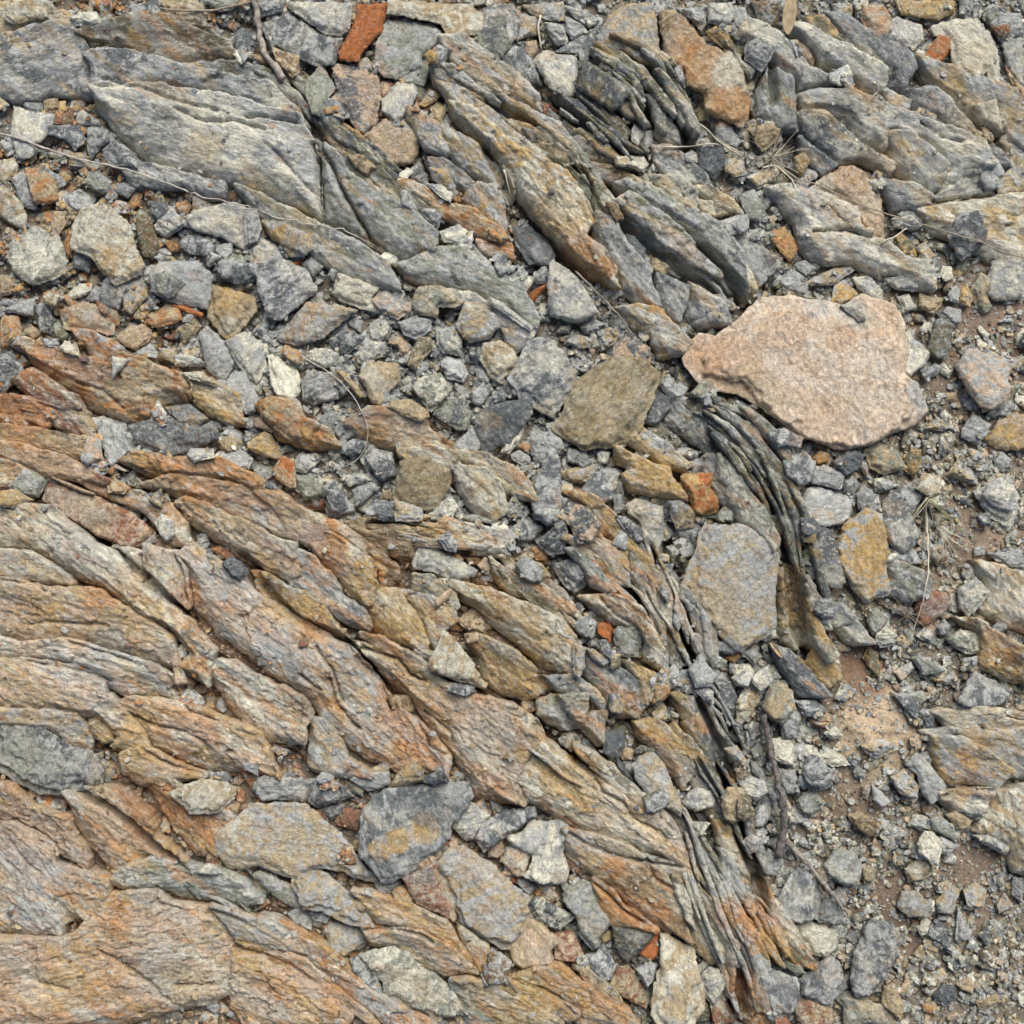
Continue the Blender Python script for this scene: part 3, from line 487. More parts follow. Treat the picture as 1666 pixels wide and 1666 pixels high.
STONE_TXT='''A1 tw 12|30,20 250,-30 300,100 200,120 80,150 0,110
A1 wg 14|430,100 500,60 620,70 650,150 590,165 470,150
A1 gd 12|800,0 1000,-20 1020,80 960,110 880,70 810,60
A1 bt 16|1020,-20 1260,-20 1330,60 1320,160 1150,140 1060,60
A1 ge 10|1270,-40 1540,-30 1480,30 1400,40
A1 dg 10|1540,150 1640,180 1610,400 1520,330 1500,210
A1 mm 9|120,620 220,620 240,690 160,690 110,650
A1 tb 9|230,600 330,590 340,660 300,700 240,680
A1 yt 8|340,620 385,615 385,680 350,695 332,660
A1 rb 9|330,710 440,680 450,770 390,780 320,770
A1 gw 9|460,700 500,680 610,740 605,775 460,770
A1 wg 12|40,640 200,690 330,710 290,830 230,900 190,900 190,980 130,1010 70,990 30,860|thin whitish-green slab split down its middle
A1 gd 10|290,790 480,780 520,870 450,950 400,880 290,850
A1 gd 14|520,790 640,780 720,850 600,930 540,1000 520,930
A1 dg 10|640,960 740,900 860,1010 880,1080 800,1060 700,1060
A1 tg 8|370,930 500,960 560,1060 420,1040
A1 wt 12|-40,1010 50,990 80,1040 60,1120 0,1160 -40,1150|pale cream pebble
A1 mg 10|60,1130 140,1080 230,1220 180,1330 100,1310
A1 ot 14|130,1070 230,1055 330,1140 345,1270 290,1295 190,1295 160,1200|tan-orange squarish stone
A1 tw 14|-50,1190 30,1200 110,1290 135,1380 120,1470 60,1440 -50,1370|smooth pale tan stone
A1 gd 10|240,1050 360,1110 390,1160 300,1200 240,1130
A1 gg 12|380,1240 470,1185 580,1240 560,1320 470,1350 400,1300
A1 eg 14|500,1150 600,1080 700,1160 680,1220 600,1220
A1 mm 9|680,1180 780,1160 850,1200 800,1260 700,1220
A1 ot 8|790,1290 830,1215 885,1220 860,1300 810,1330
A1 dm 10|940,1270 1040,1280 1080,1360 1000,1410 950,1360
A1 gw 12|970,1440 1100,1330 1160,1400 1150,1460 1040,1510 980,1480|pale grey wedge-shaped stone
A1 ot 9|1110,1290 1180,1260 1210,1310 1180,1360 1120,1340
A1 vt 10|1310,1300 1430,1290 1440,1340 1330,1360
A1 gw 16|1180,1400 1240,1340 1500,1290 1640,1340 1666,1480 1560,1600 1400,1510 1230,1470
A1 ob 9|1030,1530 1120,1520 1120,1600 1060,1610
A1 dg 12|1140,1500 1270,1480 1370,1570 1330,1640 1200,1620 1130,1560
A1 gg 10|1380,1560 1480,1540 1480,1620 1440,1666 1370,1600
A1 vb 14|860,1390 950,1380 1000,1560 960,1640 900,1640 860,1500|olive-brown elongated stone
A1 pt 10|290,1440 310,1340 370,1340 390,1420 340,1490
A1 ot 9|220,1420 240,1340 320,1340 290,1410
A1 bo 12|370,1540 400,1440 435,1480 420,1640 380,1640
A1 tw 24|440,1450 500,1330 620,1290 720,1340 830,1450 870,1600 930,1700 900,1770 740,1840 660,1760 560,1640 440,1600|large cream stone with a lumpy face
A1 dm 10|440,1620 530,1600 560,1650 540,1740 440,1700
A1 ew 18|40,1560 170,1440 290,1440 370,1540 405,1666 390,1740 320,1800 190,1830 60,1760 20,1680|round grey-green stone with fine parallel streaks
A2 gd 16|80,110 250,30 330,80 470,190 610,210 560,400 440,400 240,320 110,210
A2 gw 16|250,-20 680,-20 660,150 600,205 490,190 380,110 270,30
A2 qq 18|700,-20 900,-20 895,100 870,180 760,290 720,370 600,370 580,320 640,200 700,60|bright rust-orange tongue-shaped stone
A2 wt 20|910,-20 1450,-20 1600,120 1540,190 1430,210 1350,240 1290,200 1250,130 1130,110 1020,90 910,80
A2 ge 14|910,90 1200,120 1310,200 1200,300 1130,340 1140,400 1050,440 960,480 880,470 820,380 840,230|grey slab with striped upper face
A2 eg 12|970,470 1080,370 1140,360 1190,420 1140,520 1020,510
A2 ee 12|380,520 460,400 490,410 575,550 490,690 480,755 430,740 380,610|diamond-shaped grey-green stone
A2 ot 8|490,700 600,680 600,720 520,750
A2 pd 20|540,400 570,385 790,380 850,450 860,580 830,780 760,850 710,830 620,700 520,650 590,570|big stone half slate grey half pale pink
A2 rb 10|860,480 960,480 900,590 870,590
A2 gw 16|860,590 970,500 1080,520 1110,590 1030,720 960,790 870,690|white-faced stone with grey right side
A2 pt 16|750,860 890,745 960,790 1070,800 1110,870 1110,960 1060,1040 930,1050 860,1010 800,920|pinkish stone with a pale peach stripe
A2 yy 10|1150,370 1190,335 1240,370 1230,420 1190,425|small bright ochre pebble
A2 ty 10|1115,650 1180,540 1265,570 1220,620 1150,665
A2 vt 12|1180,660 1230,620 1290,660 1260,800 1200,720
A2 bt 12|640,990 760,1000 840,1080 780,1130 700,1080
A2 dg 10|1040,1090 1110,1020 1170,1130 1170,1180 1070,1160
A2 gw 12|1160,1180 1270,1190 1340,1250 1320,1310 1250,1270
A2 gy 14|1180,1070 1300,1090 1350,1200 1360,1300 1300,1240 1200,1140
A2 vg 10|1000,1240 1040,1230 1115,1370 1080,1380 1010,1330
A2 dg 12|1120,1345 1220,1350 1265,1380 1240,1480 1140,1390
A2 gw 12|1250,1490 1370,1440 1430,1490 1400,1560 1280,1560
A2 gy 18|80,1400 180,1400 400,1510 440,1600 370,1650 280,1650 200,1560 130,1500
A2 gg 16|-20,1340 60,1340 90,1450 60,1540 -20,1570
A2 gw 14|0,1560 90,1510 230,1600 240,1680 100,1760 0,1720
A2 dg 12|60,-20 240,-20 220,40 80,80
A2 vm 10|120,210 200,260 150,330
A2 tb 10|160,290 330,340 340,460 300,500 200,400
A2 ed 12|1490,200 1666,100 1700,250 1660,380 1560,340 1500,280
A3 gd 20|-30,0 130,-10 190,100 170,210 60,370 -30,340 -60,150|dark grey block at the foot of the cream outcrop
A3 gt 14|180,60 290,70 290,190 160,235
A3 gt 14|190,-20 470,-20 470,110 400,110 280,60
A3 gw 14|340,110 470,120 500,230 430,260 360,180
A3 gg 14|470,70 600,120 630,170 520,220 480,150
A3 gw 14|470,10 620,40 720,90 640,140 540,90
A3 pt 10|210,240 290,220 300,290 260,340 220,290
A3 dg 16|60,370 130,280 200,280 270,370 330,520 240,500 110,440
A3 gw 18|265,360 330,280 550,320 560,440 530,620 490,625 370,550 300,420|pale blue-grey shield-shaped stone
A3 gd 14|410,300 680,130 740,100 700,230 640,350 580,390 560,320 440,310
A3 rr 10|320,630 380,630 440,680 380,720 345,710|small brick-red chip
A3 vd 18|560,430 600,420 880,600 885,630 830,710 770,730 540,590|flat grey-brown plate leaning on the fanned sheets
A3 tm 20|680,230 750,100 830,20 900,-20 1060,-20 1090,300 1080,450 970,390 850,310 690,290|brown-stained block with a grey lower half
A3 wg 10|1055,120 1095,160 1090,270 1060,270
A3 bt 26|1080,60 1190,45 1300,150 1400,265 1600,375 1640,480 1680,660 1640,820 1480,735 1380,700 1370,590 1270,540 1240,430 1160,400 1110,280|big rust-speckled block with a cream right face
A3 yv 12|1380,180 1460,145 1540,190 1640,300 1620,350 1500,280
A3 gw 14|1410,-20 1560,-20 1590,80 1540,150 1410,110
A3 eg 14|1200,20 1380,10 1400,110 1370,160 1290,80
A3 dg 12|1160,420 1230,410 1250,500 1250,560 1190,500
A3 wg 12|900,840 920,800 990,850 940,950 900,920
A3 gg 12|990,820 1050,805 1050,890 1010,945 970,900
A3 wt 14|790,1020 860,1010 980,1010 1010,1060 980,1115 880,1080 800,1080|cream bar-shaped pebble
A3 dd 14|1340,940 1500,935 1520,1050 1450,1140 1340,1070|charcoal square-topped stone
A3 gw 12|1240,990 1300,955 1340,980 1330,1040 1260,1040
A3 tg 12|1520,960 1640,1000 1660,1100 1580,1120 1520,1080
A3 gg 16|1460,790 1490,730 1560,770 1630,880 1600,930 1460,890
A3 gg 14|1470,1430 1600,1380 1666,1400 1640,1490 1550,1520
A3 mb 10|190,830 290,850 300,890 250,910
A3 dd 18|130,1440 250,1430 370,1530 410,1620 400,1700 240,1690 150,1560
A3 dd 10|870,1500 920,1510 1000,1600 990,1666 930,1640
A3 bb 12|730,1320 790,1320 850,1400 800,1440
A3 ot 12|-20,1480 110,1540 60,1570 -20,1540
A4 gw 18|900,90 960,60 1110,100 1120,190 1050,260 950,220 890,180
A4 to 18|720,-20 880,-10 930,90 925,170 870,210 760,140|chunky peach-orange stone
A4 ty 16|940,-30 1290,-30 1295,40 1200,80 980,50
A4 tg 14|570,-20 710,-20 690,50 650,80 590,40
A4 ww 26|1150,120 1290,80 1400,80 1500,160 1540,270 1560,510 1500,500 1470,390 1450,430 1410,460 1280,380 1270,280 1250,190 1160,180|large ivory-white angular boulder with a tan foot
A4 qt 14|1100,310 1190,180 1260,195 1250,290 1180,360 1130,350|stone with a bright orange-red face
A4 gg 14|1550,50 1666,60 1680,180 1560,220 1500,110
A4 rb 10|1490,140 1590,130 1600,180 1560,210
A4 gw 14|1560,220 1640,180 1720,200 1700,480 1600,360
A4 rt 14|1580,360 1640,440 1700,500 1700,620 1620,480
A4 tp 14|330,220 400,220 470,290 460,370 380,330
A4 mg 16|45,260 110,205 230,270 190,350 150,410 50,330|square flat grey chip
A4 bg 16|90,-20 270,-20 250,120 200,130 130,70
A4 gg 12|-20,0 60,10 80,110 20,150 -20,120
A4 eg 14|-20,220 40,330 120,380 90,440 40,380 -20,310
A4 tt 14|120,720 200,700 265,730 230,810 160,855 115,800|pinkish-cream flake
A4 wt 12|70,1010 170,960 265,950 240,1020 130,1070
A4 ty 12|340,900 400,870 430,930 390,1010 350,980
A4 tp 26|430,1080 560,975 680,940 800,990 840,1100 870,1210 890,1380 810,1370 730,1280 690,1190 640,1160 530,1120|large tan stone with an orange-brown cap
A4 gd 18|1240,1370 1290,1235 1390,1230 1450,1350 1440,1420 1320,1510
A4 yo 14|175,1350 290,1300 380,1400 370,1460 320,1510 250,1430|ochre wedge-shaped stone
A4 eg 14|20,1110 110,1080 160,1190 140,1290 70,1260
A4 wg 12|910,1260 1030,1240 1090,1300 1060,1320 930,1310
A4 yv 12|940,1360 980,1330 1060,1400 1080,1470 1000,1470
A4 tw 12|1070,1420 1130,1370 1180,1480 1120,1500
A4 gg 12|0,1260 60,1250 60,1340 10,1370 -30,1320
A4 gt 14|1500,1060 1590,980 1666,1050 1650,1110 1540,1130
B1 dg 10|-30,320 100,330 140,370 60,380 -30,360
B1 tp 14|-40,180 30,180 65,240 40,300 -40,310
B1 gg 14|-30,400 130,330 190,330 190,440 140,440
B1 dg 16|190,370 280,340 320,470 300,560 230,540|blue-grey upright chip
B1 ve 12|300,490 350,460 410,560 380,600 330,590
B1 tw 10|270,330 320,290 380,320 350,390 290,370
B1 ww 14|395,290 470,225 550,220 560,270 490,310 410,330|white oval pebble
B1 gg 12|510,320 580,230 620,260 610,350 540,340
B1 to 16|340,400 500,350 720,370 735,430 700,570 610,550 390,530 360,440|wide pinkish-tan block
B1 gd 20|610,350 640,230 740,50 810,120 830,260 760,340 740,400 640,380|pointed blue-grey shard
B1 gt 20|760,340 800,130 900,160 930,240 920,320 820,430 770,400
B1 gg 20|940,170 1010,90 1240,80 1360,170 1320,400 1200,380 1080,350 950,280|broad grey stone under a darker square chip
B1 ed 12|1000,190 1060,160 1190,235 1090,345 1010,300
B1 to 16|900,490 1050,350 1140,390 1160,470 1000,520
B1 qq 10|1090,370 1160,370 1290,420 1280,450 1180,420
B1 gw 10|1155,480 1190,400 1230,430 1210,480
B1 vt 14|1110,530 1230,445 1275,500 1170,650
B1 rr 9|990,560 1090,550 1140,580 1060,590
B1 pt 16|715,580 760,540 890,490 960,530 940,600 850,665 790,640|small dusky-pink rounded stone
B1 tp 12|120,540 170,500 240,550 180,590
B1 to 18|-40,430 80,440 120,560 120,620 0,670 -40,660|striped cream stone cut by the left edge
B1 dg 20|-40,700 60,670 140,790 130,850 40,900 0,950 -40,940
B1 tw 12|400,660 430,615 500,630 535,730 440,700
B1 dg 9|270,600 380,600 390,665 300,650
B1 gg 12|820,680 940,615 1000,680 990,720 880,700
B1 gt 14|1000,650 1110,650 1130,720 1100,750 1020,710
B1 wg 14|1110,700 1200,690 1300,740 1270,770 1110,770
B1 wg 12|740,860 740,720 850,740|
B1 yt 24|1310,330 1340,230 1500,270 1630,320 1640,400 1520,550 1455,610 1400,560 1310,450|golden-banded heart-shaped stone
B1 gd 18|1360,140 1420,70 1666,100 1700,200 1530,230 1420,210
B1 gg 20|1260,560 1310,500 1440,610 1500,760 1430,860 1380,850 1310,790
B1 wg 20|1440,610 1560,540 1680,620 1700,760 1640,890 1560,820 1500,740
B1 gg 16|1450,880 1480,820 1560,800 1600,870 1660,980 1640,1070 1580,1085 1540,980 1460,930
B1 wt 12|1180,820 1290,810 1430,890 1400,910 1240,860
B1 tt 12|1400,1260 1440,1230 1510,1240 1530,1310 1480,1340 1410,1310
B1 wg 14|1215,1350 1240,1310 1390,1310 1400,1370 1270,1400
B1 gg 12|1410,1360 1540,1310 1620,1370 1600,1440 1470,1420
B1 mg 16|560,1100 640,1090 790,1140 830,1290 760,1390 700,1430 660,1330 620,1220|forked blue-grey stone lying over the rusty ledges
B1 dm 20|800,1150 1010,1100 1250,1160 1390,1130 1395,1250 1200,1320 1060,1355 900,1310 830,1290|long dark grey slab below the tan ledge
B1 mt 14|1040,1035 1200,1010 1330,1110 1250,1160 1130,1130
B1 pg 14|580,1190 650,1260 670,1380 570,1420 530,1370
B1 eg 14|50,1550 160,1430 290,1510 230,1620 120,1610
B1 ty 12|20,1580 110,1570 220,1640 100,1690 10,1680
B1 vg 12|770,1470 830,1460 910,1530 890,1570 800,1540
B1 to 12|680,1530 740,1500 840,1560 800,1600 700,1590
B2 gd 22|40,100 230,70 370,130 450,250 440,290 200,480 120,440 70,280|big flat grey stone beside the ochre-edged block
B2 gt 22|170,590 380,350 600,370 710,410 540,540 470,600 330,635 200,610|long grey-tan plate shaped like a leaf
B2 ww 20|540,290 580,160 640,170 850,260 800,320 860,415 760,400 600,340|bright white block with ochre streaks
B2 pg 16|800,330 900,270 960,320 1070,370 1060,420 970,465 870,420 810,360
B2 eg 14|350,100 410,50 490,120 420,185
B2 qq 7|255,100 360,65 350,105 280,112
B2 gg 12|510,180 540,125 580,150 550,210
B2 et 18|1070,330 1110,260 1240,250 1390,310 1400,360 1350,400 1250,390 1230,460 1080,430|curved grey-tan stone like a bent finger
B2 gt 20|1350,500 1410,360 1520,360 1620,450 1640,520 1560,600 1450,620 1400,590|blocky grey stone with a cream left edge
B2 gw 14|770,540 790,480 850,450 930,470 900,560 850,615 790,600
B2 dg 14|510,590 620,530 740,560 750,590 640,690 590,690
B2 gw 14|690,690 800,600 890,610 870,700 740,755 710,740
B2 pt 12|900,620 960,560 1010,560 1065,640 1050,700 990,690 970,640|knobbly pink pebble
B2 vt 14|1040,770 1060,670 1120,560 1190,580 1210,640 1130,740 1090,800
B2 gg 14|980,480 1080,450 1190,460 1190,540 1090,600 1010,560
B2 wg 16|1225,530 1340,510 1390,600 1390,700 1270,680 1225,620
B2 gg 16|1250,740 1290,700 1390,720 1430,810 1400,870 1290,850
B2 tt 20|710,840 790,740 860,730 980,750 995,850 900,960 860,1030 810,1010 760,900|broad beige stone with a pinkish right edge
B2 we 18|1065,910 1100,850 1250,810 1310,900 1300,960 1190,1070 1130,1000|smooth pale grey-green stone pointing down
B2 ww 20|120,700 150,685 240,740 320,790 340,870 335,950 280,990 190,970 150,880|chalk-white pointed stone with a grey belly
B2 dg 22|345,850 400,800 540,810 610,890 580,980 420,1020 350,990|rounded dark grey stone with a tan spot
B2 ot 14|210,660 240,625 350,680 350,750 320,765 230,700|small rust-orange lump at the start of the curled grass stem
B2 gw 14|390,670 420,650 520,650 590,680 550,770 490,775 400,740
B2 yt 9|580,800 640,820 720,900 755,970 730,980 660,900
B2 ed 20|1200,1080 1310,980 1420,980 1460,1100 1420,1185 1370,1190 1260,1130
B2 dd 20|1470,1130 1530,1050 1650,1000 1850,980 1860,1080 1700,1270 1530,1340 1490,1230|dark slate stone with pale upper edge
B2 gg 16|1325,1300 1460,1160 1520,1280 1500,1325 1400,1330
B2 tt 12|910,1040 960,1000 1070,990 1180,1070 1190,1110 1130,1140 1010,1090
B2 mm 12|450,1120 540,1040 590,1120 550,1180 480,1160
B2 ot 18|80,990 200,985 300,1020 360,1110 360,1240 280,1260 180,1180 100,1110|orange-brown slab with a straight crack beside it
B2 dg 14|605,1290 680,1240 790,1260 750,1330 670,1360 610,1330
B2 gd 20|755,1360 800,1300 940,1330 965,1480 880,1520 830,1490
B2 ll 22|960,1550 990,1390 1170,1335 1340,1440 1320,1530 1230,1700 1180,1710 1000,1690 950,1640|squarish olive-brown stone with vertical streaks
B2 wg 12|285,1400 330,1335 400,1360 420,1420 370,1465 290,1450
B2 eg 12|30,1440 60,1405 140,1420 160,1470 110,1510 50,1480
B2 ty 16|0,1270 100,1195 150,1210 215,1370 180,1380 0,1310
B2 qt 16|150,1440 220,1350 300,1370 310,1560 270,1560 180,1500|brick-orange stone between small grey pebbles
B2 ee 16|305,1480 400,1480 480,1540 480,1610 360,1640 320,1560
B2 gd 20|490,1560 560,1500 640,1600 650,1720 600,1730 520,1640
B2 wg 14|590,1480 730,1460 800,1510 650,1560
B2 mg 16|680,1570 800,1520 860,1560 750,1660 700,1680
B2 tt 10|860,1580 920,1570 950,1620 930,1650 870,1630
B2 pt 12|40,1110 80,1100 190,1180 150,1200 40,1160
B2 mm 12|1480,700 1490,640 1580,640 1570,700 1500,740
B2 gg 12|1480,780 1550,740 1580,830 1560,880 1490,850
B3 gw 22|370,100 400,75 560,200 660,360 700,430 560,490 380,450 360,350|tall pale grey wedge standing below the rust chip
B3 dg 14|270,180 350,90 370,150 360,220 290,230
B3 qq 10|205,310 300,250 360,220 360,250 270,340 230,350|slim rust-orange chip
B3 mg 14|570,510 670,450 740,490 700,530 620,550
B3 gw 12|-10,330 60,360 230,490 275,510 250,550 130,470 -10,380
B3 gt 14|60,520 130,520 230,580 210,650 150,690 90,620
B3 wt 20|-60,620 50,600 140,660 170,720 110,820 50,880 -10,850 -80,720
B3 gd 26|100,850 150,760 240,590 360,580 480,680 550,820 560,870 470,1010 400,1100 300,1060 200,1010|large mottled blue-grey square stone
B3 gw 12|420,540 450,500 520,490 510,550
B3 gt 12|480,600 560,550 670,590 640,640 560,650
B3 gt 12|690,540 770,510 830,560 800,620 720,660
B3 dp 16|720,720 850,580 890,540 1030,650 1040,740 1000,790 850,720 740,740
B3 ll 30|380,1170 440,1100 500,920 590,830 720,735 830,700 970,720 1090,810 1080,880 1010,1080 960,1200 880,1260 770,1300 640,1310 580,1310 470,1250|large flat olive-brown stone with a faint pale stripe
B3 dd 20|1000,1100 1040,960 1100,930 1170,970 1160,1050 1060,1160 1000,1150
B3 gg 16|1095,880 1150,820 1200,880 1280,910 1240,980 1170,980 1100,930
B3 ee 12|1270,960 1350,880 1400,860 1430,870 1420,920 1350,990|grey leaf-shaped sliver near the pink boulder
B3 gw 12|60,1330 80,1270 210,1150 200,1230 110,1340
B3 gg 14|120,1340 180,1310 250,1360 250,1400 190,1410 130,1370
B3 ot 10|170,1290 210,1255 250,1290 230,1330
B3 gg 18|230,1230 320,1190 440,1230 470,1300 430,1340 400,1420 280,1400 250,1310
B3 gd 24|250,1640 290,1480 370,1310 440,1360 460,1640 440,1800 370,1810 270,1750|dark grey upright blade-shaped stone
B3 dg 16|480,1290 620,1310 640,1400 590,1420 490,1390
B3 wg 12|680,1340 720,1310 770,1330 750,1400 690,1400
B3 gt 14|440,1450 560,1420 690,1430 660,1540 540,1520 450,1490
B3 dg 18|660,1490 700,1420 850,1440 830,1500 780,1640 720,1666 560,1580 600,1540
B3 qy 22|1215,1510 1240,1470 1430,1460 1440,1500 1420,1560 1480,1650 1470,1720 1370,1745 1300,1720 1270,1600|orange-rust chunk above the large grey block
B3 mg 12|790,1540 860,1540 870,1720 800,1730
B3 dg 20|0,960 60,900 100,960 80,1000 0,1020
B4 pp 40|-330,660 -230,500 -130,520 0,430 60,370 140,300 330,290 450,310 540,330 620,350 720,270 800,300 920,340 990,460 1000,620 980,740 1060,790 1100,880 1130,960 1040,1050 900,1090 800,1160 640,1190 530,1160 400,1120 250,1020 130,940 0,860 -160,830 -240,790|big flat pink boulder
B4 ww 12|590,350 720,330 730,440 690,450
B4 gy 16|570,310 600,190 650,175 730,260 700,300 620,330
B4 gt 14|420,190 560,120 690,85 710,120 580,210 450,210
B4 gw 14|690,170 800,150 880,240 880,310 820,310 720,230
B4 gw 12|860,170 1000,155 1090,220 1060,250 960,240
B4 mg 14|250,180 340,110 400,150 430,210 420,290 350,270 270,220
B4 mg 12|350,90 420,60 480,110 420,155 370,120
B4 ww 12|1195,160 1210,105 1270,110 1270,190 1220,200
B4 ty 8|1280,140 1320,110 1350,140 1320,170
B4 et 16|1380,240 1440,140 1500,180 1520,230 1480,280 1520,350 1470,390 1420,350
B4 gw 18|1480,180 1500,80 1600,50 1700,100 1700,290 1530,310 1480,270
B4 gg 12|1250,270 1290,215 1320,240 1310,320 1260,310
B4 yt 14|1320,240 1360,200 1400,290 1370,350 1320,310
B4 tt 14|1080,340 1090,260 1230,290 1210,340 1150,380
B4 gw 14|990,340 960,280 1030,260 1080,350 990,375
B4 vm 18|1130,600 1180,420 1230,400 1280,450 1270,560 1240,650 1180,650
B4 gw 18|980,740 1000,490 1060,470 1060,530 1160,610 1120,680 1030,750|light grey wedge tucked under the pink boulder's right side
B4 dg 14|1180,380 1250,340 1330,360 1330,430 1290,450
B4 gp 24|1290,690 1360,590 1470,575 1600,660 1600,870 1500,950 1420,940 1350,820|tall violet-grey stone dusted with brown soil
B4 gg 14|1340,1060 1400,970 1510,1030 1480,1110 1430,1145 1340,1110
B4 ww 10|1210,680 1240,665 1290,720 1270,755 1220,730
B4 dg 12|1480,990 1530,920 1640,890 1666,920 1600,980 1500,1005
B4 yt 20|1480,1120 1560,1010 1666,960 1760,1000 1750,1170 1666,1185 1540,1180|smooth ochre-tan stone cut by the right edge
B4 mg 14|1100,740 1180,670 1220,690 1200,740 1120,770
B4 gt 14|1120,1060 1200,990 1280,1050 1240,1070
B4 gd 20|155,1090 260,1060 370,1120 350,1180 220,1170 170,1130
B4 yo 12|460,1230 500,1185 555,1210 550,1260 480,1275|small ochre-orange pebble under the pink boulder
B4 dd 20|560,1250 700,1190 760,1215 720,1300 650,1340 580,1290
B4 gd 20|250,1260 290,1210 390,1200 450,1260 420,1370 350,1400 270,1340
B4 gg 18|430,1300 520,1270 640,1330 620,1420 540,1400 440,1380
B4 et 20|760,1180 850,1130 960,1190 1010,1290 880,1330 800,1290
B4 tg 12|735,1280 770,1240 790,1300 780,1350
B4 vy 14|1000,1250 1040,1180 1100,1180 1100,1290 1060,1350 1010,1300
B4 gd 22|860,1490 960,1400 1060,1360 1120,1440 1040,1560 1080,1700 980,1800 900,1750 860,1640|big blue-grey stone beside the dry grass tuft
B4 wg 12|820,1350 880,1350 980,1390 900,1430 830,1430
B4 mg 14|635,1360 700,1340 740,1390 700,1450 640,1430
B4 mg 16|715,1440 760,1400 840,1450 870,1560 820,1600 730,1530
B4 gg 20|365,1510 420,1410 490,1390 620,1440 700,1470 680,1600 600,1630 470,1640 380,1580|pale grey pair-like slab with a crack across it
B4 gt 16|1250,1330 1310,1240 1390,1300 1440,1390 1330,1360
B4 gw 18|1400,1430 1610,1320 1650,1470 1660,1560 1610,1640 1490,1580|pale angular stone near the right edge
B4 gg 12|1530,1220 1580,1190 1640,1240 1600,1320 1540,1290
B4 wt 12|1050,1410 1130,1320 1200,1340 1190,1440 1130,1460
C4 gy 26|570,330 640,190 760,90 850,130 870,200 905,370 880,450 905,590 860,620 770,650 720,610 640,500 600,400|grey stone with a big golden-yellow patch
C4 gt 34|-350,600 -300,480 -240,320 -230,240 -180,190 30,195 190,250 250,380 230,520 230,800 190,830 30,930 -10,925 -90,850 -200,700 -290,560|large grey-tan block with a pale chip on its face
C4 dd 22|390,440 440,350 490,210 570,220 600,400 640,530 590,570 520,550 430,510|dark charcoal three-cornered stone
C4 dd 14|340,150 420,150 470,210 440,260 350,250
C4 yt 12|350,260 400,210 440,240 420,300 370,290
C4 gd 18|900,330 1000,305 1060,340 1100,420 1020,430 910,390
C4 gt 14|1140,310 1220,310 1240,370 1190,430 1140,370
C4 rr 20|1080,600 1150,580 1240,590 1275,660 1230,720 1130,800 1080,780 1060,690|brick-red stone crossed by a dry stem
C4 gw 22|1300,570 1410,500 1500,590 1430,690 1370,740 1320,680|pale blocky stone on the edge of the cream ledge
C4 gw 14|1070,850 1120,795 1175,840 1160,885 1100,870
C4 dg 14|1195,800 1240,750 1290,790 1260,840 1210,850
C4 we 18|1245,870 1330,810 1435,830 1440,950 1380,960 1300,920
C4 gw 20|830,830 880,790 950,840 930,900 850,915 820,870
C4 eg 18|790,690 830,680 900,750 850,820 810,840 780,760
C4 mg 16|430,680 460,620 530,615 570,680 550,730 480,730|round slate-grey pebble
C4 yt 20|410,1000 460,900 530,940 600,970 630,1110 550,1160 450,1090|cream-yellow angular stone above the powdery soil
C4 yv 16|760,980 790,920 850,940 855,1110 800,1040|thin golden triangular flake on brown soil
C4 ge 16|1040,980 1080,960 1250,1045 1180,1075 1100,1070
C4 pg 14|930,1060 1040,1000 1060,1040 980,1120
C4 gd 24|1285,1230 1400,1050 1530,1110 1620,1180 1590,1230 1470,1270 1330,1260|big blue-green grey half-moon stone
C4 tg 14|1170,1110 1290,1055 1320,1110 1250,1140
C4 tw 18|10,1370 10,1230 60,1140 130,1150 150,1220 100,1310 40,1370|smooth cream oval stone beside the dark twig
C4 et 20|150,1260 200,1130 270,1110 330,1170 340,1260 270,1350 200,1330
C4 tr 16|430,1330 510,1260 570,1330 540,1390 460,1380
C4 mg 16|260,1360 320,1280 380,1350 360,1450 280,1450
C4 gd 18|340,1220 470,1220 540,1280 460,1320 400,1310
C4 ww 12|510,1410 580,1370 630,1430 560,1450
C4 dg 14|920,1180 1000,1180 1075,1240 1070,1340 1010,1290
C4 dg 14|1070,1290 1100,1260 1180,1310 1170,1390 1110,1400
C4 ge 12|1020,1190 1110,1170 1125,1220 1090,1250
C4 gg 14|1480,360 1666,345 1720,440 1600,440 1540,410
C4 gg 10|1410,330 1470,310 1470,370 1410,380
C4 dg 12|1420,140 1500,110 1490,210 1430,180
C4 gw 18|1430,20 1480,-60 1610,-40 1650,40 1600,120 1490,80
C4 gw 16|80,1080 200,1010 200,1130 140,1160 90,1120
C4 ww 14|-10,1140 -10,1020 90,1010 110,1060 60,1140
C4 eg 14|30,940 110,910 160,970 110,1020
C3 qq 14|680,860 770,835 800,900 770,985 690,930|bright orange chip below the fanned strata
C3 eg 22|790,920 820,870 900,870 990,890 980,960 950,1080 820,1080|pale grey square stone beside the bright orange chip
C3 gd 22|380,470 500,440 570,440 610,500 625,600 540,665 470,620 420,520|dark grey six-sided stone
C3 pd 22|480,180 540,80 620,100 700,190 690,260 640,330 550,330|lilac-pink mottled stone
C3 dg 18|110,250 210,170 320,200 350,240 260,320 160,330
C3 dg 20|280,330 400,230 480,200 500,300 470,400 370,410
C3 to 14|240,370 350,320 375,350 350,445 290,445|small tan stone with an orange corner
C3 mg 16|150,470 200,420 260,430 330,510 320,580 260,590 190,550
C3 gw 20|870,90 940,40 1010,60 1120,100 1130,260 1080,390 990,320 960,190 890,150|pale grey forked stone on top of the strata
C3 gd 16|790,150 860,160 960,240 975,320 930,330 850,240
C3 gt 18|1150,60 1230,40 1330,130 1310,230 1200,250 1160,140
C3 gt 14|610,1010 650,1010 770,1090 720,1130 640,1070
C3 dg 10|600,950 660,960 690,1010 640,1020
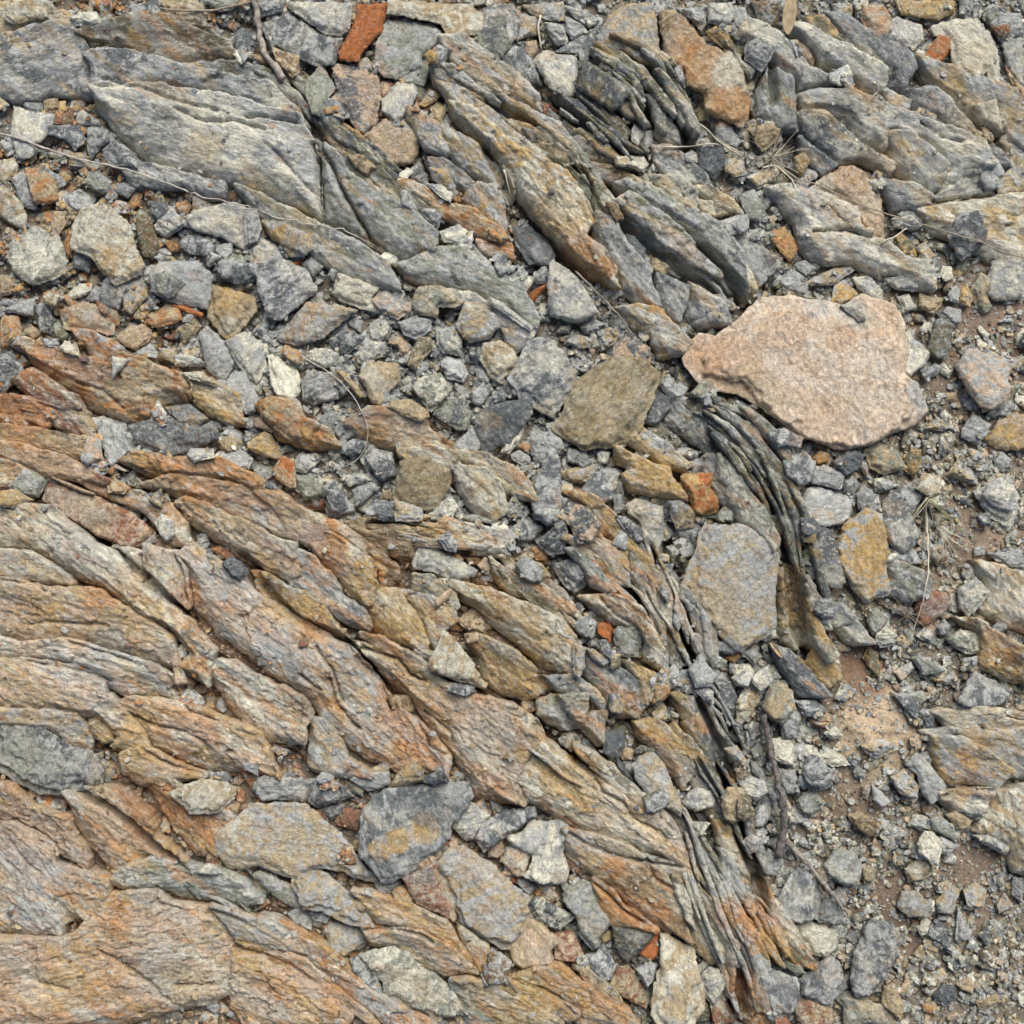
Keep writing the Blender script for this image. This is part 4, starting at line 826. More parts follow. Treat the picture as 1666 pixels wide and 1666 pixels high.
C3 dg 12|680,960 740,950 770,1010 770,1090 710,1040
C3 to 16|1030,1370 1060,1250 1140,1240 1150,1300 1100,1350
C3 gw 16|1310,1280 1370,1240 1430,1290 1430,1370 1370,1340
C3 mg 16|1450,980 1550,950 1610,1020 1570,1060 1470,1040
C3 qy 9|1525,1090 1590,1040 1620,1070 1580,1120|tiny orange nugget below the large grey-tan block
C3 eg 12|1410,1090 1430,1040 1520,1090 1480,1140 1420,1130
C3 gg 20|1270,1150 1340,1050 1400,1130 1460,1180 1400,1250 1310,1260
C3 gw 14|1560,1210 1640,1160 1700,1180 1660,1270 1590,1260
C3 dg 18|1460,1340 1480,1220 1560,1240 1600,1330 1560,1430 1480,1400
C3 gt 12|1040,1440 1100,1380 1140,1400 1140,1480 1060,1480
C3 gt 18|520,1050 530,970 600,1000 600,1130 560,1220 530,1180
C3 dg 16|1070,640 1100,600 1150,660 1130,720
C3 vg 14|1140,360 1200,340 1230,400 1180,450
C2 gw 26|1070,460 1120,335 1180,340 1370,440 1500,510 1480,550 1370,580 1220,530 1080,500|bright blue-white pointed stone
C2 mg 18|1240,300 1310,250 1370,330 1360,390 1290,380
C2 tb 18|1350,840 1470,750 1540,840 1540,920 1430,910
C2 wt 26|1180,1080 1230,1010 1270,890 1310,900 1400,1000 1470,1100 1530,1230 1510,1250 1380,1220 1200,1150|ivory arrowhead-shaped stone on the ochre ledges
C2 dg 16|1300,1270 1340,1230 1430,1240 1490,1280 1420,1310
C2 gd 18|760,130 830,50 950,60 950,170 900,190 770,150
C2 gt 18|960,170 960,50 1060,80 1140,110 1140,190 970,190
C2 wg 18|1155,130 1300,40 1330,30 1365,90 1330,190 1170,180|white blocky stone under the olive-brown square stone
C2 eg 14|490,60 560,30 700,80 690,130 560,160
C2 rr 12|400,80 490,50 490,110 430,120
C2 dg 18|500,-20 640,0 660,90 600,130 560,120
C2 ge 10|1370,160 1470,145 1600,185 1590,205 1430,190
C2 pt 18|250,560 300,520|
C1 gw 14|990,200 1050,140 1120,190 1120,280 1080,325 1050,310|smooth pale grey pebble resting on orange chips
C1 dg 10|920,330 990,260 1000,320 950,340
C1 gd 12|1250,280 1310,260 1330,340 1300,390 1260,360|small upright grey-green pebble
C1 dd 16|1440,460 1500,410 1560,450 1610,520 1560,580 1500,540|near-black stone wedged in the gap
C1 rp 20|240,60 260,-60 400,-60 560,0 700,70 830,125 990,260 900,350 800,375 600,280 420,170|long salmon-pink slab with sharp edges
C1 ro 10|1330,370 1400,350 1500,420 1440,450
C1 yt 16|520,1510 600,1460 700,1530 730,1620 640,1640 570,1580
D1 dg 34|-60,-120 80,-120 200,-70 330,0 380,50 480,65 560,110 600,200 590,300 500,310 380,350 300,350 200,340 100,290 0,220 -60,200|dark grey-green boulder cut by the left edge
D1 wt 22|970,320 1080,270 1180,235 1330,270 1365,360 1270,440 1110,440 1070,400|whitish pitted stone
D1 gw 12|1165,770 1210,720 1250,725 1310,780 1240,790
D1 mg 10|1410,150 1470,135 1502,170 1500,220 1420,190
D1 qt 14|1380,210 1490,230 1500,300 1450,330
D1 gt 30|1230,590 1350,470 1480,390 1600,390 1770,390 1900,500 2000,600 2130,790 2240,850 2160,870 2050,830 1950,790 1810,770 1780,830 1730,850 1500,760 1400,780 1310,770 1240,680|very large grey-tan stone tapering to the right
D1 ge 18|1450,810 1500,790 1620,850 1780,920 1800,980 1720,1040 1600,960|greenish block with a pale yellow-green top
D2 dg 22|20,310 60,240 110,230 390,260 370,320 330,400 180,380 80,380|blue-grey brick-shaped stone
D2 gd 20|350,390 390,270 490,245 620,360 540,390 400,430|wedge-shaped blue-grey stone pointing right
D2 gg 12|400,250 440,200 500,215 500,250 430,265
D2 gg 14|610,240 640,210 830,205 835,280 780,310 700,330 600,260
D2 te 12|580,280 670,260 670,370 610,330
D2 ty 22|825,300 880,210 970,135 1030,180 1040,250 940,290 880,300|tan shard leaning on the two-toned slab
D2 mg 20|1035,260 1040,220 1100,200 1120,150 1170,200 1150,250 1090,275
D2 dm 12|400,440 550,410 540,470 480,510
D2 rb 16|500,510 570,430 660,440 640,560 560,540
D2 dg 38|660,470 730,340 830,300 1100,275 1300,265 1320,350 1270,430 1200,520 1180,600 1100,690 960,790 850,850 780,850 720,760 660,690 650,590|large dark slab with an ochre band across it
D2 wg 20|1200,540 1230,440 1300,385 1420,470 1340,620 1270,620
D2 gd 26|1320,600 1380,510 1502,440 1680,410 1690,460 1600,530 1510,590 1430,650 1380,680|mottled grey elongated stone on the right-hand slab
D2 mg 14|740,860 900,820 900,880 810,940 760,920
D2 ww 10|670,900 710,870 740,880 735,925
D2 ot 16|845,910 880,875 940,880 990,950 960,985 880,980|small round salmon pebble with red streaks
D2 rp 18|910,820 1090,720 1120,860 1190,1000 1180,1050 990,970
D2 tg 34|1100,740 1180,660 1270,640 1350,700 1440,760 1560,870 1650,940 1700,1020 1650,1110 1610,1200 1560,1250 1480,1250 1370,1170 1250,1090 1180,960 1110,850|large smooth pinkish-grey slab slanting down right
D2 ew 28|655,1280 680,1260 860,1225 960,1270 1080,1380 1230,1510 1330,1640 1270,1650 1070,1640 880,1560 810,1530 780,1430 720,1380|pale silvery pointed slab in the bottom centre
D2 tg 30|250,850 300,775 420,780 520,860 620,950 720,1060 760,1130 640,1110 560,1090 420,1010 330,1010 290,930|brown-grey pointed slab overlapping the very large stone
D2 gt 16|440,1140 480,1100 600,1110 660,1140 700,1240 560,1310 480,1260|flat brownish stone with a ragged edge
D2 ge 14|225,1050 300,1010 370,1080 370,1150 260,1110
D2 dg 12|340,1020 400,1005 480,1060 460,1100 380,1080
D2 dg 22|600,1300 650,1290 760,1400 800,1530 700,1460 620,1370
D3 gw 26|80,590 180,550 230,490 330,510 400,490 455,520 420,680 455,780 440,860 300,870 190,810 240,700 130,640|large pale grey knobbly stone with twin lobes
D3 wp 20|55,740 80,660 150,610 150,580 280,590 290,640 240,680 190,830 140,830|whitish stone lying against the twin-lobed one
D3 pt 14|-20,640 60,600 80,690 30,730 -20,720
D3 gg 14|145,880 150,850 200,850 265,910 220,960
D3 dw 22|215,970 260,930 390,1000 490,1060 400,1145 350,1135 260,1080|black-and-white spotted stone
D3 eg 28|405,960 430,900 540,840 600,860 610,940 700,1090 640,1170 630,1240 590,1250 520,1180 490,1060|grey-green paddle-shaped stone
D3 pt 24|80,1230 130,1090 220,1060 290,1080 400,1210 350,1250 360,1340 180,1370 120,1340|tan-pink hexagonal stone
D3 rp 18|360,1170 480,1150 535,1270 510,1330 370,1320
D3 gb 14|-20,1250 60,1255 120,1310 70,1420 -20,1420
D3 gd 22|550,1280 610,1270 650,1220 720,1330 690,1430 640,1430 590,1370
D3 ty 12|645,1190 680,1150 715,1170 700,1215 650,1230
D3 vd 24|700,1110 760,1095 960,1140 940,1190 850,1290 790,1345 740,1270 710,1170|dark folded grey stone with curved bands
D3 qq 16|870,1290 950,1170 985,1180 970,1310 920,1330
D3 wt 34|930,1620 940,1480 980,1340 990,1170 1040,1170 1190,1250 1200,1330 1245,1480 1240,1580 1180,1666 1150,1720 1000,1720|tall pale grey slab with tan streaks at the bottom edge
D3 gg 18|845,1370 930,1330 970,1340 950,1440 910,1490
D3 rt 24|690,1460 740,1370 800,1350 860,1430 930,1560 910,1610 800,1550 710,1500|reddish-brown stone with a grey foot
D3 gw 20|1225,1400 1270,1350 1360,1370 1360,1460 1300,1580 1260,1550|oval speckled pale grey stone
D3 ev 16|1170,1666 1190,1600 1260,1570 1300,1620 1290,1690 1180,1700
D3 gt 28|820,170 860,110 950,90 1020,180 1050,270 1110,400 1100,450 1000,400 880,310 840,250
D3 pt 14|750,120 790,60 850,100 830,155 770,155
D3 gw 18|1110,400 1140,330 1200,290 1280,310 1300,360 1290,410 1190,440|speckled light grey lump
D3 tv 20|1325,340 1360,280 1450,280 1502,340 1502,450 1400,485 1340,460
D3 gw 10|1130,320 1170,290 1160,330
D3 dd 22|650,100 650,-30 770,-40 780,60 740,120 700,130
D3 dd 16|730,130 800,200 860,310 820,270 740,190
D3 gt 16|1350,60 1420,40 1480,130 1460,170 1380,110
D4 ww 16|200,120 220,20 330,0 340,90 335,180 260,160
D4 gt 16|720,50 790,10 900,20 960,80 820,135 750,90|flat pale stone half buried in powdery soil
D4 ww 14|465,120 560,85 620,110 670,170 560,180|white-rimmed oval chip
D4 dg 18|380,200 420,110 470,110 560,200 560,260 490,310 430,290
D4 gw 18|15,280 80,235 160,260 180,320 120,370 70,360
D4 gg 16|100,150 180,220 190,280 150,280 110,220
D4 gg 18|255,200 350,200 380,340 300,350 260,270
D4 gg 16|170,310 230,290 250,360 220,380
D4 gd 22|95,450 160,350 210,400 200,480 150,550 110,530
D4 eg 18|365,390 410,340 480,330 520,400 450,490 380,460
D4 tv 16|-20,330 50,330 85,430 20,470 -20,440
D4 pg 16|20,600 70,550 130,570 100,650 60,670
D4 gg 18|150,740 200,670 290,740 240,830 150,830
D4 gd 28|230,960 320,820 370,770 450,800 500,920 470,1070 380,1090 240,1070|dark slate stone with a greenish crown
D4 mm 18|470,1050 520,960 600,960 640,1060 600,1110 480,1090
D4 eg 24|510,760 580,670 700,680 740,760 720,870 640,880 530,820|knobbly greenish-grey stone
D4 ww 20|355,1130 400,1090 500,1110 600,1150 590,1240 520,1300 440,1280 380,1200|whitish fractured stone
D4 gd 32|670,1420 690,1270 760,1130 830,1080 930,1100 960,1190 940,1310 880,1420 770,1530 700,1520 680,1490|large dark streaked lens-shaped stone
D4 gd 24|370,1430 480,1340 560,1300 620,1340 660,1490 580,1560 540,1600 390,1530
D4 gd 26|120,1370 210,1340 350,1400 360,1500 320,1580 190,1590 170,1470
D4 ee 16|250,1340 300,1305 370,1320 400,1380 350,1400
D4 rt 20|330,1590 430,1540 560,1600 590,1666 560,1720 380,1720
D4 et 26|580,1540 640,1510 750,1540 880,1600 940,1666 920,1720 640,1720 640,1610
D4 tt 20|880,1480 930,1455 990,1600 970,1680 860,1580
D4 rr 16|200,1600 270,1595 310,1680 200,1690
D4 gg 20|990,170 1060,90 1150,180 1240,300 1220,340 1150,410 1090,330 1060,230
D4 gt 16|900,240 980,190 1080,300 1070,380 960,340
D4 gg 16|800,290 860,330 910,390 840,420 800,370
D4 gw 16|1030,540 1060,480 1140,480 1155,550 1110,570
D4 eg 16|1140,490 1200,470 1280,530 1300,630 1210,580 1160,550
D4 ww 20|1060,630 1110,560 1160,565 1210,620 1170,770 1130,730 1070,690|white kite-shaped stone in a cluster of grey chips
D4 gg 14|1200,590 1320,650 1250,705 1200,690
D4 wt 18|1000,790 1110,700 1180,800 1130,850 1030,875|cream stone with yellow flecks
D4 tt 16|1240,470 1290,440 1385,500 1370,540 1300,555
D4 gw 14|1400,590 1490,570 1620,660 1590,710 1480,650
D4 gt 24|960,1020 990,930 1080,920 1150,1000 1130,1070 1020,1070|rounded grey-brown stone in the soil
D4 ww 12|1085,1150 1120,1080 1170,1110 1140,1180 1100,1190
D4 gd 16|1140,1190 1180,1090 1250,1120 1260,1220 1280,1280 1220,1250
D4 gg 16|1295,1210 1310,1010 1400,1170 1390,1200 1320,1225
D4 dd 14|1170,1530 1230,1475 1300,1490 1320,1560 1250,1610 1190,1590|round dark slate pebble
D4 tt 12|1310,1480 1380,1435 1410,1460 1400,1530 1340,1510
D4 tt 12|1420,1570 1540,1520 1565,1570 1450,1625
D4 to 10|1110,1600 1180,1580 1200,1610 1180,1650 1120,1640
D4 tb 20|660,470 720,440 850,520 850,580 790,600 700,540|crusty pale brown lump
D4 gt 14|1185,980 1290,890 1330,920 1280,1060 1200,1050
D4 tg 14|1340,910 1420,870 1490,920 1460,1010 1360,1000
D4 pg 14|1550,1010 1600,940 1650,1020 1560,1055
D4 gg 16|1640,840 1700,840 1700,1000 1640,950
D4 et 14|740,770 820,780 830,860 760,870'''
CRACK_TXT='''A1 3 6 1130,700 1300,780 1420,790 1500,780 1700,840
A1 3 5 620,560 900,560 1100,640 1400,720
A2 3 14 430,930 460,1080 470,1300 480,1420
A2 3 14 460,820 480,960 560,1080 600,1200 700,1360 800,1540 900,1650
A2 2.5 5 130,930 250,1040 350,1160 440,1250
B1 2.5 5 740,780 770,850
B1 3 9 1190,860 1220,910 1190,960 1200,1000
B1 2.5 5 480,880 640,930 780,1040
A2 2.5 6 0,760 120,760 250,780 330,800
C1 2.5 5 -20,560 240,600 300,640
C1 2.5 5 180,860 300,840 520,850 700,860
C1 3 6 450,970 620,1020 800,1080 960,1130
C1 2.5 5 180,1100 400,1130 560,1170 700,1230
C1 2.5 6 1090,1180 1150,1340 1230,1420 1400,1480
C1 2.5 6 1240,1370 1300,1300 1380,1320 1420,1380
C1 2.5 6 800,1440 1000,1510 1200,1550 1310,1610 1330,1666
C2 3 9 750,1010 870,1050 980,1080 1060,1180 1150,1220
C2 3 9 640,960 680,1060 780,1160 870,1240 880,1330 930,1430
C2 2.5 7 460,1000 500,1080 560,1150 600,1300 620,1350
C2 2.5 7 350,1180 430,1250 480,1280
C2 3 8 540,1210 570,1350 640,1450 720,1530
C2 2.5 7 1040,1390 1120,1500 1170,1600 1180,1666
C2 2.5 6 1150,1430 1250,1500 1320,1560 1330,1620
C2 2 5 770,1160 780,1260
C2 2.5 5 780,380 830,480 835,620 830,690
D1 2.5 6 180,540 230,600 310,640 320,690 290,730
D1 2 5 60,600 160,740 240,790
D1 2.5 6 830,70 920,130 1000,170 1170,215
D1 2.5 6 900,870 920,970 1040,1000
D1 2.5 6 1240,1030 1300,1100 1330,1200 1400,1240
D1 2.5 6 1080,900 1120,980 1300,1020 1420,1080
D1 2.5 5 200,1230 190,1330 190,1430 380,1480
D1 2.5 6 740,1390 860,1440 900,1500 980,1560
D1 2.5 5 1000,1460 1260,1460
D1 2.5 6 560,1240 700,1320 840,1430
D2 2.5 6 680,1130 860,1120 1010,1140 1080,1190
D2 2.5 5 0,1240 120,1270 260,1330 400,1440
D3 2.5 6 340,20 500,150 600,230 640,310 760,370 830,470 960,530
D3 2.5 6 450,560 600,650 760,700 900,720 1090,750
D3 2.5 6 900,700 940,820 1050,870
D3 2.5 8 600,860 700,940 760,1010 880,1090
D3 2.5 5 130,1420 300,1470 420,1550 490,1620
A4 3 9 350,530 500,495 620,500
A4 3 9 345,460 355,600 360,740
A4 2.5 6 200,380 210,550
A4 2.5 6 1500,620 1540,770 1520,790
A4 3 7 450,1340 640,1330 780,1370
A4 2 4 1060,720 1180,800 1300,830
A4 3 8 1150,1165 1300,1155 1500,1130
D4 2.5 6 1180,370 1300,310 1500,310
C3 2 5 430,760 500,860 560,950
C3 2 5 700,690 800,800 900,850
A3 2.5 6 560,1010 640,1180 660,1400
B3 2.5 6 740,60 800,200 860,330
C1 2.5 6 1130,420 1180,560 1190,700
C1 2.5 6 905,410 910,560'''
STAIN_TXT='''905 360 60 y .8
935 420 50 o .9
975 440 30 o .9
850 290 50 w .5
925 330 45 w .6
350 195 60 w .6
270 190 60 w .5
330 250 40 t .6
260 215 40 d .6
260 150 60 d .25
380 120 60 d .25
310 300 60 d .25
90 80 80 m .5
215 60 25 y .6
1540 55 60 w .4
1440 250 50 y .5
1590 190 60 t .5
1370 160 35 d .6
1390 185 25 d .6
1310 220 35 d .7
1200 60 25 y .5
70 600 45 o .7
140 590 45 o .6
240 640 60 t .6
330 640 40 y .6
60 660 60 r .7
30 690 60 o .8
90 760 80 p .6
340 760 70 o .8
440 775 60 o .6
545 910 55 o .9
590 940 40 y .8
580 900 25 w .6
500 880 35 g .5
60 870 60 w .6
140 890 60 g .6
190 900 50 w .5
70 1000 60 y .5
150 985 30 o .8
230 1010 50 y .5
40 1030 60 p .7
110 1040 50 p .6
250 1080 50 m .5
180 1070 60 g .6
160 1120 60 g .6
120 1130 50 p .5
230 1190 40 y .8
280 1170 40 o .5
330 1180 50 o .6
350 950 45 g .5
310 960 30 o .8
330 1010 60 o .5
420 1000 60 p .6
450 1070 50 g .6
470 1080 30 m .5
500 1120 60 b .6
560 1110 60 b .4
640 1130 50 o .7
590 1170 50 g .5
660 1200 60 o .8
700 1230 40 o .5
640 1240 50 o .5
800 1180 60 g .6
780 1200 50 w .5
850 1200 50 g .5
760 1160 40 p .6
820 1250 50 g .4
810 1300 40 o .6
900 1260 50 y .7
960 1300 50 y .6
1000 1290 50 w .5
980 1340 40 p .5
1020 1360 40 w .6
1000 1420 30 o .8
1030 1450 50 b .8
1000 1470 60 o .8
1060 1500 60 o .9
1090 1530 30 o .9
930 1400 40 p .6
880 830 40 y .6
1060 760 50 y .8
1090 790 40 y .7
1230 860 20 e .5
1000 880 30 o .5
830 1000 50 t .6
860 1030 40 y .5
860 1100 40 y .8
1010 1010 40 w .6
1070 990 40 w .4
700 1010 50 y .6
660 1000 40 t .6
480 990 40 y .8
510 1020 30 o .7
620 880 50 b .6
420 700 40 o .8
460 720 30 y .5
620 690 50 o .6
660 700 50 w .4
600 720 30 y .6
20 1370 60 r .5
60 1360 60 p .7
40 1420 50 g .6
110 1420 40 g .5
130 1490 50 y .5
30 1560 60 g .5
80 1540 50 o 0.25
20 1640 60 o 0.56
60 1610 40 w .5
110 1600 60 y .7
160 1560 60 o 0.37
180 1490 40 o 0.43
200 1640 60 o 0.37
240 1530 60 g .4
250 1580 50 g .5
330 1630 60 w .6
290 1620 50 t .6
420 1620 60 p .5
130 1440 40 o 0.31
170 1390 40 o .4
250 1330 50 o .6
220 1300 50 r .4
490 1590 60 o 0.5
560 1620 50 o 0.5
440 1590 40 o 0.5
400 1560 40 y .6
860 1630 60 y .8
930 1640 60 o .5
1240 1500 50 o .9
1270 1530 40 y .6
1200 1600 40 o .8
1180 1480 40 o .6
1580 1265 50 o .7
1560 1280 40 y .7
1600 1240 30 t .6
1620 1020 50 w .6
1640 1050 50 o .5
1590 1060 40 y .5
1290 960 40 b .8
1280 930 30 y .6
1220 1260 40 y .4
780 1590 40 y .6
740 1500 40 t .5'''
SPOT_TXT='''1413 906 36 y .95
1430 872 24 y .9
1398 520 24 w .85
1330 497 26 g .7
1375 508 30 g .5
1500 640 30 g .8
1512 665 28 g .6
1190 600 60 o .45
1150 575 40 o .5
1270 545 45 o .35
1365 555 30 o .4
1230 640 60 t .5
1430 520 40 o .25
1340 700 60 o .3
650 1368 26 y .9
690 1350 30 y .9
620 1385 24 y .8
700 1295 60 d .75
620 1420 40 d .7
690 1405 40 d .6
735 1285 24 g .7
970 615 17 t .85
976 645 17 t .85
984 675 17 t .85
990 700 17 t .85
604 130 34 p .95
600 180 24 p .8
560 140 26 d .9
570 175 24 d .8
1150 100 40 o .6
1120 50 34 o .5
1190 165 40 o .75
1190 115 36 w .8
1110 80 30 o .4
1205 928 11 w .9
1232 905 12 d .5
1175 1000 36 t .7
1230 960 40 g .6
1190 870 40 g .6
1590 88 34 t .5
1535 72 18 q .95
1385 290 40 o .35
1340 290 30 w .6
1400 350 30 p .6
145 380 40 w .6
170 420 30 y .5
368 490 34 y .7
365 525 20 w .7
560 460 30 w .5
980 570 20 d .5
860 590 30 w .5
900 575 30 w .5
770 1400 40 o .25
790 1410 24 w .6
700 920 20 g .4
200 850 30 q .35
160 830 40 t .4
460 1300 30 g .5
470 1370 40 t .4
400 1400 40 t .3
60 1250 50 e .6
20 1220 50 e .6
340 1295 24 w .7
1600 1245 60 y .5
240 870 30 o .3
1020 1440 20 r .5
1185 800 24 g .5'''
BAND_TXT='''b vd 28 10 42|940,88 985,112 1030,150 1065,200
b vm 34 9 42|985,80 1030,92 1075,135 1105,185 1125,230
b vd 26 9 32|900,150 950,182 1000,222 1040,262
b vt 34 7 26|700,95 770,140 850,195 920,245 955,300
b gt 30 6 26|985,315 1060,345 1130,395 1185,445 1210,485
b ve 26 6 24|860,225 920,262 965,310 1000,365
a vd 24 7 20|505,185 560,240 630,300 700,352
a vm 26 6 18|385,100 440,120 490,165 515,205
f vd 28 11 42|1115,652 1178,690 1235,755 1280,835 1303,925 1322,1000
f ve 20 8 40|1155,652 1218,690 1268,760 1298,850 1308,930
f gd 26 6 20|1170,735 1212,785 1240,835 1250,860
f vd 22 8 28|1010,830 1048,892 1068,960 1082,1040 1094,1120
f vm 24 8 22|1085,960 1108,1030 1145,1105 1190,1170 1218,1240
f vt 30 8 24|800,905 860,950 915,1005 945,1060
f tv 26 6 26|930,880 985,920 1040,965 1080,1030 1090,1090
f ty 26 6 26|880,850 950,880 1010,930 1045,985
h vg 40 14 36|1070,1300 1105,1345 1130,1410 1160,1490 1200,1570 1225,1650
h vd 30 9 32|1095,1330 1135,1400 1180,1480 1215,1560 1245,1640
h gt 26 7 38|880,1195 940,1245 1010,1295 1075,1345
h bo 26 6 22|1180,1420 1215,1500 1260,1560 1300,1600
d rt 34 7 20|-20,715 60,735 140,770 240,815
d ro 24 5 20|-20,655 50,668 120,700
i ob 30 7 22|380,1510 460,1540 550,1600 650,1670
i ge 26 6 22|200,1420 280,1425 370,1450 430,1500
h tv 26 6 28|620,1050 700,1085 770,1120 850,1160
e ob 20 5 26|480,850 540,868 600,905 640,945
f tb 24 6 22|560,850 640,858 730,872 800,880
g gt 30 6 14|1500,1170 1570,1165 1640,1185 1700,1200
h vd 22 6 34|1140,1215 1175,1270 1205,1330 1235,1400 1262,1470
h bv 20 5 26|1200,1440 1240,1500 1280,1560 1310,1600
f vd 24 7 30|1075,890 1112,950 1135,1030 1150,1100'''
def zat(x, y, r=5):
    i, j = hm_idx(np.array([x, x + r, x - r, x, x]), np.array([y, y, y, y + r, y - r])); return float(HM[i, j].max())
# iron, ochre, lichen and mineral stains that belong to the rock itself: x, y, radius, colour, strength
STAINS = [(b[0], b[1], b[2], b[3], b[4]) for b in [tuple(float(t) if i != 3 else t for i, t in enumerate(l.split())) for l in STAIN_TXT.strip().splitlines()]]
SPOTS = [(b_[0], b_[1], b_[2], b_[3], b_[4]) for b_ in [tuple(float(t) if i != 3 else t for i, t in enumerate(l.split())) for l in SPOT_TXT.strip().splitlines()]]
def stain(x, y, c1, c2, LST=None, vary=1.0):
    n = len(x)
    c1 = np.tile(c1, (n, 1)); c2 = np.tile(c2, (n, 1))
    w = fbm(x / 45, y / 45, 4, 77)
    lo = (x.min(), y.min()); hi = (x.max(), y.max())
    if vary:
        xr = x * .8 + y * .6; yr = -x * .6 + y * .8; kx, ky = (2.4, 1.7) if LST is None else (1.4, 1.2)
        wm = float(sstep(600, 820, np.mean(y) + .1 * np.mean(x)) * (1 - sstep(950, 1250, np.mean(x)))) if LST is None else 0
        for k, sc_, sd, th, a in (('w', 38, 201, .16, .75), ('d', 30, 202, .26, .6), ('y', 42, 203, .24, .55), ('g', 50, 204, .12, .6), ('o', 34, 205, .34, .6), ('p', 60, 206, .3, .4)):
            if wm and k in 'oy': th -= .18 * wm; a += .12 * wm
            if wm and k == 'd': a *= 1 - .5 * wm
            f = (vary * a * sstep(th, th + .12, fbm(xr / sc_ / kx, yr / sc_ * ky, 5, sd, .62)))[:, None]
            c1 = c1 * (1 - f) + PAL[k] * f; c2 = c2 * (1 - f * .7) + PAL[k] * f * .7
    for sx, sy, r, k, a in (STAINS if LST is None else LST):
        if sx < lo[0] - 2 * r or sx > hi[0] + 2 * r or sy < lo[1] - 2 * r or sy > hi[1] + 2 * r: continue
        d = np.sqrt((x - sx) ** 2 + (y - sy) ** 2) / r + w * (.75 if LST is None else .4)
        f = (a * (1 - sstep(.45 if LST is None else .7, 1.0, d)))[:, None]
        c1 = c1 * (1 - f) + PAL[k] * f; c2 = c2 * (1 - f * .6) + PAL[k] * f * .6
    return c1, c2

# deep open clefts between the strata
TR = [(12, 46, [(1285, 880), (1292, 950), (1300, 1020), (1325, 1075)]), (12, 50, [(1092, 880), (1110, 960), (1122, 1040), (1142, 1130), (1168, 1200), (1185, 1260)]),
      (13, 50, [(1170, 1215), (1195, 1290), (1212, 1360), (1235, 1430), (1238, 1500), (1215, 1560), (1205, 1640)]), (9, 40, [(1030, 88), (1080, 140), (1112, 200), (1130, 250)]),
      (9, 40, [(985, 95), (1035, 140), (1070, 195)]), (9, 36, [(905, 165), (960, 212), (1035, 265)]), (8, 34, [(800, 165), (870, 205), (940, 275), (985, 325)]),
      (9, 34, [(940, 440), (900, 400), (840, 330), (790, 240)]), (9, 34, [(1165, 470), (1120, 440), (1060, 400), (1010, 350)]), (8, 34, [(1215, 488), (1190, 450), (1140, 400)]),
      (9, 30, [(90, 828), (140, 868), (190, 905), (255, 960), (300, 1010)]), (8, 28, [(392, 905), (430, 960), (490, 1015), (560, 1042), (600, 1090), (640, 1150)]),
      (7, 26, [(600, 855), (640, 850), (700, 868), (760, 900)]), (8, 30, [(860, 1165), (910, 1215), (960, 1255), (1010, 1290)]), (7, 26, [(1175, 700), (1225, 760), (1262, 830)]),
      (7, 24, [(1255, 100), (1262, 160)]), (8, 24, [(880, 1110), (930, 1180), (1000, 1240)]), (8, 30, [(100, 1270), (190, 1320), (300, 1420)])]
TR = [(w, d, np.array(p, float)) for w, d, p in TR]
def trench(x, y):
    z = np.zeros(len(x)); px = x + 5 * fbm(x / 22, y / 22, 3, 301); py = y + 5 * fbm(x / 22, y / 22, 3, 302)
    lo = (x.min() - 30, y.min() - 30); hi = (x.max() + 30, y.max() + 30)
    for w, d, V in TR:
        if V[:, 0].max() < lo[0] or V[:, 0].min() > hi[0] or V[:, 1].max() < lo[1] or V[:, 1].min() > hi[1]: continue
        m = np.full(len(x), 1e9)
        for a, b_ in zip(V[:-1], V[1:]):
            D = b_ - a; t = np.clip(((px - a[0]) * D[0] + (py - a[1]) * D[1]) / (D @ D), 0, 1)
            m = np.minimum(m, np.hypot(px - a[0] - t * D[0], py - a[1] - t * D[1]))
        z = np.minimum(z, -d * np.exp(-(m / w) ** 4))
    return z
